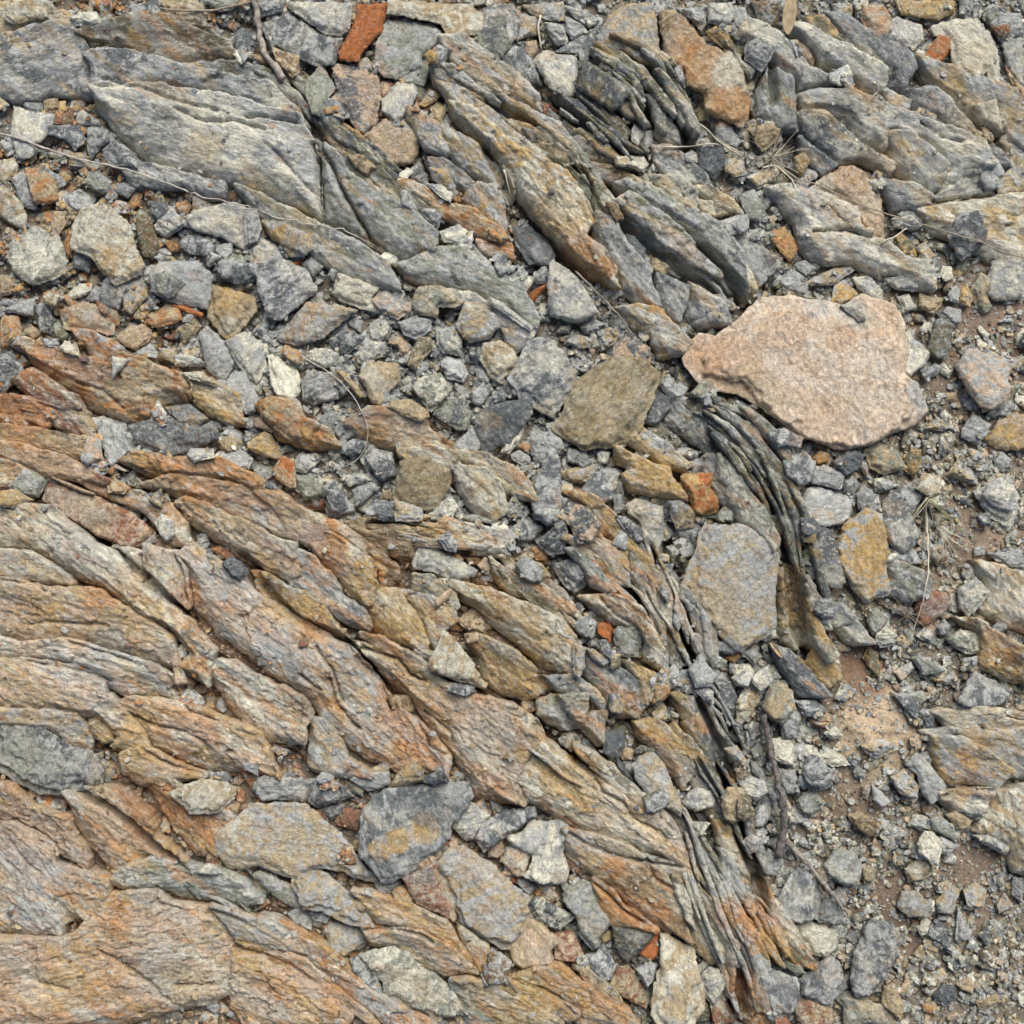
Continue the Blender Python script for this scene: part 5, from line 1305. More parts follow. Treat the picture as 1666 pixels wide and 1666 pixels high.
# ---------------------------------------------------------------- ground
def ground_z(x, y):
    z = 5 * fbm(x / 90, y / 90, 4, 3) - 2
    mound = np.exp(-(((x - 1425) / 75) ** 2 + ((y - 1195) / 70) ** 2)); z = z + 32 * mound * (1 + .25 * fbm(x / 14, y / 14, 3, 12))
    z = z + 16 * np.exp(-(((x - 1400) / 60) ** 2 + ((y - 1310) / 60) ** 2))
    z = z + 14 * np.exp(-(((x - 1590) / 90) ** 2 + ((y - 520) / 110) ** 2)) + 14 * np.exp(-(((x - 1600) / 80) ** 2 + ((y - 880) / 60) ** 2))
    z = z + 2.8 * fbm(x / 11, y / 11, 4, 8, .65) - 14 + .8 * trench(x.ravel(), y.ravel()).reshape(x.shape)
    return z
def ground():
    a = np.concatenate([[-6000, -3000, -1500, -700], np.arange(-320, 1990, 3.2), [2400, 3200, 4700, 7700]])
    X, Y = np.meshgrid(a, a); n = len(a)
    x = X.ravel(); y = Y.ravel(); z = ground_z(x, y)
    far = np.maximum(0, np.maximum(np.abs(x - 833), np.abs(y - 833)) - 1100)
    z = np.where(far > 0, -14 + 0 * z, z)
    ids = np.arange(n * n).reshape(n, n)
    q = np.stack([ids[:-1, :-1], ids[1:, :-1], ids[1:, 1:], ids[:-1, 1:]], -1).reshape(-1, 4)
    c1 = np.tile(lin((124, 115, 103)), (n * n, 1)); c2 = np.tile(lin((146, 136, 120)), (n * n, 1))
    w = fbm(x / 40, y / 40, 3, 55)
    soilk = .72
    for sx, sy, r, cc in ((1428, 1190, 105, (216, 194, 164)), (1385, 1310, 60, (160, 142, 122)), (1600, 520, 130, (164, 144, 126)), (1610, 900, 110, (170, 150, 130)),
                          (1400, 1090, 70, (158, 130, 108)), (1450, 1500, 120, (142, 124, 108)), (1600, 1430, 120, (152, 134, 118))):
        f = (1 - sstep(.5, 1.1, np.sqrt((x - sx) ** 2 + (y - sy) ** 2) / r + .4 * w))[:, None]
        c1 = c1 * (1 - f) + lin(cc) * f * soilk; c2 = c2 * (1 - f) + lin(cc) * f * soilk * 1.2
    
    o = make_obj('ground', W3(x, y, z), q, np.stack([x, y, z], 1) / 100, c1, c2, M_SOIL)
    o['kind'] = 'structure'
    yy, xx = np.mgrid[0:HN, 0:HN]
    HM[:] = ground_z(H0 + (xx + .5) * HC, H0 + (yy + .5) * HC)
ground()

# ---------------------------------------------------------------- bedrock ledges
def pca_ang(V):
    # principal direction of the outline in picture space (y down)
    E = np.roll(V, -1, 0); t = np.linspace(0, 1, 8)[None, :, None]
    Q = (V[:, None] * (1 - t) + E[:, None] * t).reshape(-1, 2); Q = Q - Q.mean(0)
    w, v = np.linalg.eigh(Q.T @ Q); a = math.atan2(v[1, 1], v[0, 1])
    while a > math.pi / 2: a -= math.pi
    while a <= -math.pi / 2: a += math.pi
    return a, math.sqrt(w[1] / len(Q)) * 3.2, math.sqrt(w[0] / len(Q)) * 3.2
def blur(a, n):
    for _ in range(n):
        a = (a + np.roll(a, 1, 0) + np.roll(a, -1, 0) + np.roll(a, 1, 1) + np.roll(a, -1, 1)) / 5
    return a
CRACKS = []
for l in CRACK_TXT.strip().splitlines():
    t, w, d, pts = l.split(None, 3); CRACKS.append((float(w) * 1.1, float(d) * 1.7, to_px(t, pts)))
def crack_cut(x, y):
    z = np.zeros(len(x)); jx = 2.2 * fbm(x / 12, y / 12, 3, 91); jy = 2.2 * fbm(x / 12, y / 12, 3, 92)
    P = np.stack([x + jx, y + jy], 1); lo = P.min(0) - 12; hi = P.max(0) + 12
    for w, d, V in CRACKS:
        if (V.max(0) < lo).any() or (V.min(0) > hi).any(): continue
        A = V[:-1]; D = V[1:] - A; L2 = (D ** 2).sum(1) + 1e-9
        R = P[:, None] - A[None]; t = np.clip((R * D[None]).sum(2) / L2, 0, 1)
        q = R - t[..., None] * D[None]; dd = np.sqrt((q ** 2).sum(2)); k = dd.argmin(1)
        m = dd[np.arange(len(P)), k]
        side = np.sign((D[k, 0] * q[np.arange(len(P)), k, 1] - D[k, 1] * q[np.arange(len(P)), k, 0]))  # + = lower-left side of a line drawn left to right
        z -= d * np.exp(-(m / w) ** 2)
        z -= np.where(side < 0, .45 * d * np.exp(-(m / (w * 5))), 0)     # the upper-right slab dips into the crack
    return z
OUT = {}
OUTNAMES = {'a': 'pale grey schist outcrop with a broad smooth slab in the upper left corner',
            'b': 'outcrop of leaning thin schist sheets and one orange-edged slab at top centre',
            'c': 'blocky pale grey outcrop in the upper right with yellowish ledges',
            'd': 'rusty red and tan ledges along the left edge above the middle',
            'e': 'orange and tan outcrop with rounded slabs running across the picture centre',
            'f': 'dark fan of folded thin strata between the pink boulder and the grey-tan block',
            'g': 'cream and ochre ledges showing through rubble at the right edge',
            'h': 'broad pinkish-tan outcrop with stepped ledges filling the lower left',
            'i': 'orange-tan outcrop along the bottom left edge below the dark boulder'}
def outcrop(k, at):
    if k not in OUT:
        o = bpy.data.objects.new('rock_outcrop', None); col.objects.link(o); o.location = at; o.empty_display_size = .05
        o['label'] = OUTNAMES[k]; o['category'] = 'rock outcrop'; OUT[k] = o
    return OUT[k]
def add_ledge(key, cc, H, V, seed, sheet=False):
    ang, ln, wd = pca_ang(V)
    rng = random.Random(seed)
    cell = 2.3
    R_lo = min(46, wd * .42); dep = min(48, 14 + wd * .36) * H / 26
    sx, sy = rng.uniform(0, 900), rng.uniform(0, 900)
    tilt = min(H * .9, wd * .32)
    if sheet: cell = 2.0; tilt = 2; dep = 8
    if key in 'hie' and not sheet: dep *= 1.0
    big = ln * wd > 16000
    def zf(c):
        u, v, s = c['u'], c['v'], c['s']
        g = blur(np.gradient(blur(c['sgrid'], 3), c['cell'])[0], 14).ravel()[c['used']]
        ns = np.clip(g * 1.3, -1, 1)
        k = np.clip(ns, 0, 1)
        r = 3 + (R_lo - 3) * k + 5 * np.clip(-ns, 0, 1) * 0
        dp = 3.0 + (dep - 3.0) * k
        tt = np.clip(s / r, 0, 1)
        edge = dp * (1 - np.sqrt(np.clip(1 - (1 - tt) ** 2, 0, 1)))
        vv = (v - v.min()) / max(1e-3, v.max() - v.min())
        z = H * 1.15 + 10 + tilt * 1.2 * (vv - .8)
        # laminated terraces, long along the strike
        n1 = fbm((u + sx) / 150, (v + sy) / 44, 5, seed, .62)
        tk = .45 if key in 'ac' else 1.0
        for amp, fr in ((5.0 if big else 3.2, 3.8), (1.5, 8.5)):
            amp = amp * tk; q = n1 * fr + .22 * fbm((u + sx) / 10, (v + sy) / 6, 3, seed + 8)
            f = np.floor(q); z = z + amp * (f + sstep(0, .08, q - f) - q * .85) - amp * .45 * np.exp(-((q - f) / .07) ** 2)
        # cross joints: blocks broken across the strike
        J = 85 if big else 48
        if not sheet:
            uj = (u + sx) / J + .5 * fbm(v / 40, u / 200, 3, seed + 21) + .10 * fbm(u / 9, v / 9, 2, seed + 22); ji = np.floor(uj); jf = np.minimum(uj - ji, 1 - (uj - ji)) * J
            mk = sstep(-.12, .08, fbm((u + sy) / 90, (v + sx) / 60, 2, seed + 23))
            z = z + mk * (4.0 * _h(ji, ji * 0, seed + 24) - 3.5 * np.exp(-(jf / 1.6) ** 2))
        z = z + 10 * fbm((u + sy) / 110, (v + sx) / 40, 3, seed + 2)
        z = z + 1.5 * fbm(u / 34, v / 15, 4, seed + 3, .6) + .5 * fbm(u / 11, v / 3.2, 3, seed + 4)
        z = z + .8 * fbm(u / 5.5, v / 4.5, 2, seed + 6)
        z = z - edge
        z = z + crack_cut(c['x'], c['y'])
        if not sheet: z = z + trench(c['x'], c['y'])
        return z
    p = patch(V, cell, (2.0 if sheet else 5.0, 20), ang, zf, lambda c, z: np.minimum(z - 6, -40 + 0 * z), seed, bottom=False, grow=0.5 if sheet else 7 if key in 'hi' else 6 if key in 'ed' else 3.5)
    if p is None: return
    flip_check(p)
    c1, c2 = stain(p['x'], p['y'], PAL[cc[0]], PAL[cc[1]])
    j = 1 + .08 * rng.uniform(-1, 1)
    o0 = outcrop(key, tuple(W3(V[:, 0].mean(), V[:, 1].mean(), 0)))
    at = tuple(W3(V[:, 0].mean(), V[:, 1].mean(), 0))
    fo = p['fo'] * np.array([[1.5, 1, 1]]) + np.array([sx, sy, 0])[None] / 10
    o = make_obj('sheet' if wd < 24 or sheet else 'slab' if ln * wd > 9000 else 'ledge', p['co'], p['quads'], fo, c1 * j, c2 * j, M_ROCK, o0, True, origin=at)
    o.matrix_parent_inverse = o0.matrix_world.inverted() if False else o.matrix_parent_inverse
    o.location = [at[i] - o0.location[i] for i in range(3)]
    stamp(p, True)
for n, l in enumerate(t for t in LEDGE_TXT.strip().splitlines() if t and t[0] != '#'):
    hd, pts = l.split('|'); key, tile, cc, H = hd.split()
    add_ledge(key, cc, float(H), to_px(tile, pts), 100 + n * 7)

# thin upright sheets that follow the bent strike
for n, l in enumerate(BAND_TXT.strip().splitlines()):
    hd, pts = l.split('|'); key, cc, wdt, num, H = hd.split(); P = to_px('P', pts); wdt = float(wdt); H = float(H); r = random.Random(700 + n)
    T = np.concatenate([[0], np.cumsum(np.hypot(*(P[1:] - P[:-1]).T))]); t = np.linspace(0, T[-1], 40)
    cx = np.interp(t, T, P[:, 0]); cy = np.interp(t, T, P[:, 1])
    for _ in range(8): cx[1:-1] = (cx[:-2] + cx[1:-1] * 2 + cx[2:]) / 4; cy[1:-1] = (cy[:-2] + cy[1:-1] * 2 + cy[2:]) / 4
    tx = np.gradient(cx); ty = np.gradient(cy); ll = np.hypot(tx, ty); nx, ny = -ty / ll, tx / ll
    for k in range(int(float(num))):
        off = (k + .5 + r.uniform(-.3, .3)) / float(num) * 2 * wdt - wdt; L0 = r.uniform(0, .55); L1 = min(1, L0 + r.choice([r.uniform(.2, .4), r.uniform(.35, .8)]))
        w = r.choice([r.uniform(1.8, 3.2), r.uniform(2.6, 5.5), r.uniform(5, 9)]) * (1 + wdt / 70); i0, i1 = int(L0 * 39), max(int(L0 * 39) + 8, int(L1 * 39)); i1 = min(i1, 39); i0 = min(i0, i1 - 6)
        s = np.linspace(0, 1, i1 - i0 + 1); hw = w * (np.sin(np.pi * np.clip(s, .04, .96)) ** .45) * (1 + .3 * vnoise(s * 6, s * 0, n * 50 + k))
        dr = off + 3.5 * vnoise(s * 3, s * 0 + 3, n * 51 + k) + r.uniform(-6, 6) * (s - .5)
        A = np.stack([cx[i0:i1 + 1] + nx[i0:i1 + 1] * (dr + hw), cy[i0:i1 + 1] + ny[i0:i1 + 1] * (dr + hw)], 1)
        B = np.stack([cx[i0:i1 + 1] + nx[i0:i1 + 1] * (dr - hw), cy[i0:i1 + 1] + ny[i0:i1 + 1] * (dr - hw)], 1)
        c = r.choice([cc, cc, cc[::-1], cc[0] + r.choice('gtvde')])
        add_ledge(key, c, H * r.uniform(.55, 1.1), np.concatenate([A[::2], B[::-1][::2]]), 5000 + n * 40 + k, True)
# rock between the ledges: low strata that follow the local strike
ANG = []
def bedrock():
    n = 760; st = 3.0; a = -330 + np.arange(n) * st
    X, Y = np.meshgrid(a, a)
    i, j = hm_idx(X.ravel(), Y.ravel()); m = LEDGE[i, j].reshape(n, n).astype(float)
    d = blur(m, 40); d2 = blur(m, 6)
    sx = np.zeros((n, n)); sy = np.zeros((n, n)); ww = np.zeros((n, n)) + 1e-6
    for (cx, cy, an, ar) in ANG:
        w = np.exp(-((X - cx) ** 2 + (Y - cy) ** 2) / (2 * 90.0 ** 2)) * ar
        sx += w * math.cos(2 * an); sy += w * math.sin(2 * an); ww += w
    th = .5 * np.arctan2(sy, sx + 1e-9); dx, dy = np.cos(th), np.sin(th)
    r = np.random.RandomState(4)
    tex = blur(r.uniform(-1, 1, (n, n)), 1) * 2.0; tex2 = blur(r.uniform(-1, 1, (n, n)), 12) * 9
    acc_ = tex.copy(); acc2 = tex2.copy(); gi, gj = np.mgrid[0:n, 0:n].astype(float)
    for sg in (1, -1):
        pi_, pj = gi.copy(), gj.copy()
        for k in range(22):
            ii = np.clip(pi_.round().astype(int), 0, n - 1); jj = np.clip(pj.round().astype(int), 0, n - 1)
            pj = pj + sg * dx[ii, jj]; pi_ = pi_ + sg * dy[ii, jj]
            ii = np.clip(pi_.round().astype(int), 0, n - 1); jj = np.clip(pj.round().astype(int), 0, n - 1)
            acc_ += tex[ii, jj]; acc2 += tex2[ii, jj]
    acc_ /= acc_.std(); acc2 /= acc2.std()
    q = acc2 * 1.6; f = np.floor(q)
    z = -12 + 8 * acc2 + 2.5 * (f + sstep(0, .2, q - f) - q) + 2.0 * acc_ + fbm(X / 12, Y / 12, 3, 66) * 1.5
    msk = sstep(.20, .42, d)
    z = z + .8 * trench(X.ravel(), Y.ravel()).reshape(X.shape)
    z = z * msk - 90 * (1 - msk)
    z = np.where(d < .08, -60, z)
    keep = (z[:-1, :-1] > -88)
    ids = np.arange(n * n).reshape(n, n)
    qd = np.stack([ids[:-1, :-1], ids[1:, :-1], ids[1:, 1:], ids[:-1, 1:]], -1)[keep]
    us = np.unique(qd); rm = np.full(n * n, -1); rm[us] = np.arange(len(us)); qd = rm[qd]
    x = X.ravel()[us]; y = Y.ravel()[us]; zz = z.ravel()[us]
    c1, c2 = stain(x, y, lin((92, 86, 72)), lin((118, 108, 88)), [], .3)  # earthy brown crack floor, darkened to put the cracks' shade into the colour
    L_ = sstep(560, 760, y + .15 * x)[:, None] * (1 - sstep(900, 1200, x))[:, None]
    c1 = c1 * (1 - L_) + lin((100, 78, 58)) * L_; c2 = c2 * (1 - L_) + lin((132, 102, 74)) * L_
    th_ = th.ravel()[us]; u = x * np.cos(th_) + y * np.sin(th_); v = acc_.ravel()[us] * 9
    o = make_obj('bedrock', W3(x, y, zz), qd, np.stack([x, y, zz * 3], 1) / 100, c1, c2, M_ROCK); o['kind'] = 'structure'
    g = z.ravel(); ok = g > -80
    np.maximum.at(HM, (i[ok], j[ok]), g[ok].astype(np.float32))
for l_ in LEDGE_TXT.strip().splitlines():
    if not l_ or l_[0] == '#': continue
    hd, pts = l_.split('|'); V = to_px(hd.split()[1], pts); an, ln, wd = pca_ang(V); ANG.append((V[:, 0].mean(), V[:, 1].mean(), an, math.sqrt(ln * wd)))
bedrock()
# ---------------------------------------------------------------- loose stones
def stone_patch(V, th, seed, cell=None, facet=1.0, place=None, ang=None):
    rng = random.Random(seed)
    a, ln, wd = pca_ang(V)
    if ang is None: ang = a + rng.choice([0, 0, 0, .3, -.3, 1.2])
    size = math.sqrt(ln * wd)
    if cell is None: cell = min(2.6, max(1.1, size / 34))
    ne = len(V)
    sl = [rng.choice([.6, 1.3, 2.4, 4, 6]) * facet for _ in range(ne)]
    base = place(V) if place else (0, 0, 0)
    tp = [(rng.gauss(0, .10), rng.gauss(0, .10), rng.uniform(.82, 1.1)) for _ in range(3)]
    tp[0] = (tp[0][0] * .4, tp[0][1] * .4, 1.0)
    sx, sy = rng.uniform(0, 900), rng.uniform(0, 900)
    rim = th * rng.uniform(.45, .8); rs = th * rng.uniform(.12, .3); rw = rng.uniform(.02, .07) * size
    def zf(c):
        u, v, s = c['u'], c['v'], c['s']
        P = np.stack([u, v], 1)
        d, _ = seg_dists(P, c['U'])
        bev = (d * np.array(sl)[None]).min(1)
        wob = 1.6 * fbm(u / 14, v / 14, 3, seed + 1)
        bev = np.minimum(bev, s * 6) + wob * np.clip(s / 4, 0, 1)
        top = np.min([th - rim + gx * u + gy * v * 1.0 + th * (k - 1) for gx, gy, k in tp], 0)
        top = np.maximum(top, (th - rim) * .35)
        wn = rw * (1 + 2.6 * fbm((u + sx) / (size * .35 + 4), (v + sy) / (size * .35 + 4), 4, seed + 9, .6))
        top = top - rs * (1 - sstep(wn, wn + 1.6, s))
        wn2 = wn * 2.4 + .10 * size * fbm((u + sy) / (size * .3 + 4), (v + sx) / (size * .3 + 4), 4, seed + 10, .65) - .03 * size
        top = top - rs * .5 * (1 - sstep(wn2, wn2 + 1.6, s))
        z = np.minimum(bev, top)
        n1 = fbm((u + sx) / 70, (v + sy) / 28, 4, seed + 2, .6) * (3.2)
        f = np.floor(n1); lam = (f + sstep(0, .14, n1 - f) - n1 * .7)
        z = z + (lam * min(3.0, th * .13) + 2.2 * min(1, th / 14) * fbm(u / 26, v / 16, 4, seed + 3, .62) + 1.0 * fbm(u / 6, v / 4.5, 2, seed + 4)) * np.clip(s / 5, 0, 1)
        z = z + rim
        return base[0] + base[1] * (c['x'] - c['c0'][0]) + base[2] * (c['y'] - c['c0'][1]) + z
    def drop(c, z): return base[0] + base[1] * (c['x'] - c['c0'][0]) + base[2] * (c['y'] - c['c0'][1]) - 2.5 + 0 * z
    p = patch(V, cell, (min(4.6, .4 + size * .03), max(5, size * .085)), ang, zf, drop, seed, grow=.4)
    if p is None: return None
    flip_check(p); p['fo'] = p['fo'] * np.array([[rng.choice([3.6, 3.6, 2.6, 1.6]), 1, 1]]) + np.array([sx, sy, 0])[None] / 10; p['ln'] = ln; p['wd'] = wd
    return p
def placer(rng, embed=2.0, pct=62, jit=.07):
    def f(V):
        lo = V.min(0); hi = V.max(0); st = max(2.5, (hi - lo).max() / 22)
        gx, gy = np.meshgrid(np.arange(lo[0], hi[0] + st, st), np.arange(lo[1], hi[1] + st, st))
        P = np.stack([gx.ravel(), gy.ravel()], 1); _, ins = seg_dists(P, V)
        P = P[ins]
        if len(P) < 4: P = V
        i, j = hm_idx(P[:, 0], P[:, 1]); h = HM[i, j]
        c0 = V.mean(0)
        A = np.stack([np.ones(len(P)), P[:, 0] - c0[0], P[:, 1] - c0[1]], 1)
        k, *_ = np.linalg.lstsq(A, h, rcond=None)
        gx_ = float(np.clip(k[1] * .7, -.22, .22)) + rng.gauss(0, jit); gy_ = float(np.clip(k[2] * .7, -.22, .22)) + rng.gauss(0, jit)
        res = h - gx_ * (P[:, 0] - c0[0]) - gy_ * (P[:, 1] - c0[1])
        return (float(np.percentile(res, pct)) - embed, gx_, gy_)
    return f

# region tints for unsorted rubble
def rub_code(x, y, rng):
    r = rng.random()
    if x < 330 and y < 620: t = 'gggdmtttoobreyv' if x < 250 else 'gggmdtogv'
    elif x > 1330 and y > 450: t = 'ggeegmdtgtpbwvw'
    elif 1100 < x < 1400 and y > 1000: t = 'ggggdgmwewt'
    elif 350 < x < 1050 and 380 < y < 900: t = 'ggggmgdwewtg'
    elif x < 900 and y > 850: t = 'tptorgbmtg'
    elif y < 420 and x > 1150: t = 'ggwmtgde'
    elif x > 850: t = 'ggdmvtegv'
    else: t = 'gggmdtwvo'
    return t[int(r * len(t))]
def rand_poly(rng, x, y, r):
    n = rng.choice([3, 4, 4, 5, 5, 6]); asp = rng.uniform(.42, .95); a0 = rng.uniform(0, 6.28); th = rng.uniform(0, 3.14)
    pts = []
    for i in range(n):
        a = a0 + (i + rng.uniform(-.33, .33)) * 6.283 / n; rr = r * rng.uniform(.82, 1.15)
        px, py = math.cos(a) * rr, math.sin(a) * rr * asp
        pts.append((x + px * math.cos(th) - py * math.sin(th), y + px * math.sin(th) + py * math.cos(th)))
    return np.array(pts)
ACC = {}
def acc(name, p, c1, c2, pat=.8):
    A = ACC.setdefault(name, dict(co=[], q=[], t=[], fo=[], c1=[], c2=[], n=0))
    n = len(p['co']); A['co'].append(p['co']); A['q'].append(p['quads'] + A['n'])
    if p.get('tris') is not None: A['t'].append(p['tris'] + A['n'])
    A['fo'].append(p['fo']); c1 = c1 if np.ndim(c1) == 2 else np.tile(c1, (n, 1))
    if c1.shape[1] == 3: c1 = np.concatenate([c1, np.full((n, 1), pat)], 1)
    A['c1'].append(c1); A['c2'].append(c2 if np.ndim(c2) == 2 else np.tile(c2, (n, 1))); A['n'] += n
def flush(name, smooth=False):
    A = ACC.pop(name)
    o = make_obj(name, np.concatenate(A['co']), np.concatenate(A['q']), np.concatenate(A['fo']), np.concatenate(A['c1']),
                 np.concatenate(A['c2']), M_ROCK, None, smooth, tris=np.concatenate(A['t']) if A['t'] else None)
    return o
# small chip prototypes: ring meshes
PR = []
prng = random.Random(5)
for k in range(40):
    n = prng.choice([5, 6, 7, 8]); asp = prng.uniform(.5, .95); hh = prng.uniform(.22, .55)
    ang = [(i + prng.uniform(-.3, .3)) * 6.283 / n for i in range(n)]; rr = [prng.uniform(.8, 1.15) for _ in range(n)]
    ring = lambda s, z, jz: [(math.cos(a) * r * s, math.sin(a) * r * s * asp, z + prng.uniform(-jz, jz)) for a, r in zip(ang, rr)]
    v = ring(.9, -.25, .05) + ring(1, hh * .3, .08) + ring(prng.uniform(.62, .85), hh, .06)
    v.append((prng.uniform(-.15, .15), prng.uniform(-.1, .1), hh * 1.05)); v = np.array(v)
    q = [[i, (i + 1) % n, n + (i + 1) % n, n + i] for i in range(n)] + [[n + i, n + (i + 1) % n, 2 * n + (i + 1) % n, 2 * n + i] for i in range(n)]
    t = [[2 * n + i, 2 * n + (i + 1) % n, 3 * n] for i in range(n)]
    PR.append((v, np.array(q), np.array(t)))
def chip(rng, x, y, r, name, lift=0.0, code=None, pct=None):
    v, q, t = PR[rng.randrange(40)]
    i0, j0 = hm_idx(np.array([x, x - r * .6, x + r * .6, x, x]), np.array([y, y, y, y - r * .6, y + r * .6]))
    h = HM[i0, j0]; zc = float(np.median(h)) + lift
    if float(h.max()) - zc > 14: zc = float(np.median(h))
    a = rng.uniform(0, 6.283); ca, sa = math.cos(a), math.sin(a)
    tx, ty = rng.gauss(0, .28), rng.gauss(0, .28)
    X = v[:, 0] * r; Y = v[:, 1] * r; Z = v[:, 2] * r + tx * X + ty * Y
    xx = x + X * ca - Y * sa; yy = y + X * sa + Y * ca; zz = zc + Z
    p = dict(co=W3(xx, yy, zz), quads=q, tris=t, fo=np.stack([X + x * 3.1, Y + y * 2.7, Z], 1) / 100)
    # winding: y axis flips in W3, so swap
    p['quads'] = q[:, ::-1]; p['tris'] = t[:, ::-1]
    c = code or rub_code(x, y, rng); k = rng.uniform(.85, 1.2)
    if c == 'w': k *= .8
    acc(name, p, PAL[c] * k, PAL[rub_code(x, y, rng)] * k)
    if r > 4:
        m = max(1, int(r * .75 / HC)); i, j = hm_idx(np.array([x]), np.array([y])); i = int(i[0]); j = int(j[0])
        sub = HM[i - m:i + m + 1, j - m:j + m + 1]
        np.maximum(sub, zc + r * .33, out=sub)
def soilness(x, y):
    d = 0
    for sx, sy, r in ((1425, 1190, 80), (1385, 1300, 50), (1600, 480, 70), (1590, 890, 70), (1400, 1095, 45), (1460, 1470, 60), (1590, 1420, 60), (1550, 600, 45)):
        d = max(d, 1 - math.hypot(x - sx, y - sy) / r)
    return d
rng = random.Random(11)
# bed of fines and chips between and under everything
def in_ledge(x, y):
    i, j = hm_idx(np.array([x]), np.array([y])); return LEDGE[int(i[0]), int(j[0])]
cnt = 0
yy_, xx_ = np.mgrid[0:HN, 0:HN]; TRM = trench((H0 + (xx_.ravel() + .5) * HC), (H0 + (yy_.ravel() + .5) * HC)).reshape(HN, HN)
for k in range(NMID):
    x = rng.uniform(-330, 1996); y = rng.uniform(-330, 1996)
    if in_ledge(x, y): continue
    i_, j_ = hm_idx(np.array([x]), np.array([y]))
    if TRM[i_[0], j_[0]] < -8 and rng.random() < .88: continue
    so = soilness(x, y)
    if so > 0 and rng.random() < so * (3.0 if math.hypot(x - 1430, y - 1195) < 80 else 1.9): continue
    r = rng.choice([rng.uniform(8, 14), rng.uniform(12, 20), rng.uniform(15, 27)])
    if x > 1330 and y > 380: r *= .85
    V = rand_poly(rng, x, y, r)
    p = stone_patch(V, r * rng.uniform(.3, .75), 50000 + k, cell=max(1.6, r / 7), place=placer(rng, 1.5, 52, .2))
    if p is None: continue
    c = rub_code(x, y, rng); c_ = rub_code(x, y, rng); kk = rng.uniform(.9, 1.3)
    acc('rubble', p, PAL[c] * kk, PAL[c_] * kk, rng.choice([.2, .5, .8, 1.1])); stamp(p); cnt += 1
for k in range(NSMALL):
    x = rng.uniform(-330, 1996); y = rng.uniform(-330, 1996)
    if in_ledge(x, y) and rng.random() < .985: continue
    so = soilness(x, y)
    r = rng.choice([rng.uniform(1.6, 3.5), rng.uniform(2.5, 5), rng.uniform(4, 8)])
    if so > 0 and rng.random() < so * .9: r *= .5
    chip(rng, x, y, r, 'gravel', lift=.5)

# traced stones
STN = []
for n, l in enumerate(t for t in STONE_TXT.strip().splitlines() if t.strip()):
    f = l.split('|'); tile, cc, th = f[0].split(); V = to_px(tile, f[1])
    if len(V) < 3: continue
    lab = f[2].strip() if len(f) > 2 else ''
    a, ln, wd = pca_ang(V); E = np.roll(V, -1, 0)
    area = abs((V[:, 0] * E[:, 1] - E[:, 0] * V[:, 1]).sum()) / 2
    c = V.mean(0)
    STN.append(dict(V=V, cc=cc, th=float(th), lab=lab, area=area, c=c, ln=ln, wd=wd, seed=9000 + n * 13))
for s in STN:
    s['key'] = s['th'] + s['area'] * 1e-5
for s in STN:
    pts = np.concatenate([s['V'] * .8 + s['c'] * .2, s['c'][None]])
    for t in STN:
        if t is s or t['area'] < s['area'] * 1.3: continue
        if np.abs(t['c'] - s['c']).max() > 260: continue
        _, ins = seg_dists(pts, t['V'])
        if ins.mean() > .6: s['key'] = max(s['key'], t['key'] + .5)
STN.sort(key=lambda s: s['key'])
vis = lambda s: (-10 < s['c'][0] < 1676) and (-10 < s['c'][1] < 1676)
order = sorted([s for s in STN if vis(s)], key=lambda s: -(s['area'] + (1e6 if s['lab'] else 0)))
IND = set(id(s) for s in order[:298])
for s in STN:
    r_ = random.Random(s['seed'])
    big = s['area'] > 9000
    p = stone_patch(s['V'], s['th'] * (1.15 if big else 1.2), s['seed'], place=placer(r_, 2.0, 66 if not big else 74, .05 if big else .09),
                    facet=1.0)
    if p is None: continue
    k = r_.uniform(.92, 1.1)
    c1, c2 = PAL[s['cc'][0]] * k, PAL[s['cc'][1]] * k
    if s['cc'] == 'pp': c1, c2 = lin((238, 222, 202)), lin((226, 204, 178))
    c1, c2 = stain(p['x'], p['y'], c1, c2, SPOTS, 0 if s['cc'][0] == 'q' or s['area'] < 2500 else .35 if s['cc'][0] == 'l' else 
        .3 if s['cc'][0] in 'pw' else .55)
    pat = r_.choice([.3, .6, .8, 1.0, 1.2])
    if s['cc'] == 'll': pat = .7
    if s['cc'] == 'pp': pat = .4
    if s['cc'][0] == 'w': pat = .5
    if s['cc'][0] == 'q': pat = .35
    if s['cc'] == 'pp_': c1, c2 = lin((222, 192, 172)), lin((212, 176, 148))
    stamp(p)
    if s['area'] > 2500: CLEAN[hm_idx(p['tx'], p['ty'])] = True
    if id(s) in IND:
        at = tuple(W3(s['c'][0], s['c'][1], float(p['tz'].min())))
        c1 = np.concatenate([c1, np.full((len(c1), 1), pat)], 1)
        o = make_obj('boulder' if s['area'] > 30000 else 'stone', p['co'], p['quads'], p['fo'], c1, c2, M_ROCK, None, True, origin=at, ngon=p['ngon'])
        s['o'] = o
    else:
        acc('rubble', p, c1, c2, pat)
# a few crumbs lying on top
for k in range(NCRUMB):
    x = rng.uniform(-60, 1726); y = rng.uniform(-60, 1726)
    i_, j_ = hm_idx(np.array([x]), np.array([y]))
    if CLEAN[i_[0], j_[0]]: continue
    led = in_ledge(x, y)
    if led and rng.random() < .96: continue
    chip(rng, x, y, rng.choice([1.2, 1.8, 2.6, 3.6, 5.5]) * rng.uniform(.7, 1.2), 'gravel', lift=.3)
o = flush('rubble', True); o['kind'] = 'stuff'; o['label'] = 'mixed bed of small angular schist rubble between the larger stones'; o['category'] = 'rubble'
o = flush('gravel', False); o['kind'] = 'stuff'; o['label'] = 'fine grey and brown gravel and crumbs filling the gaps'; o['category'] = 'gravel'

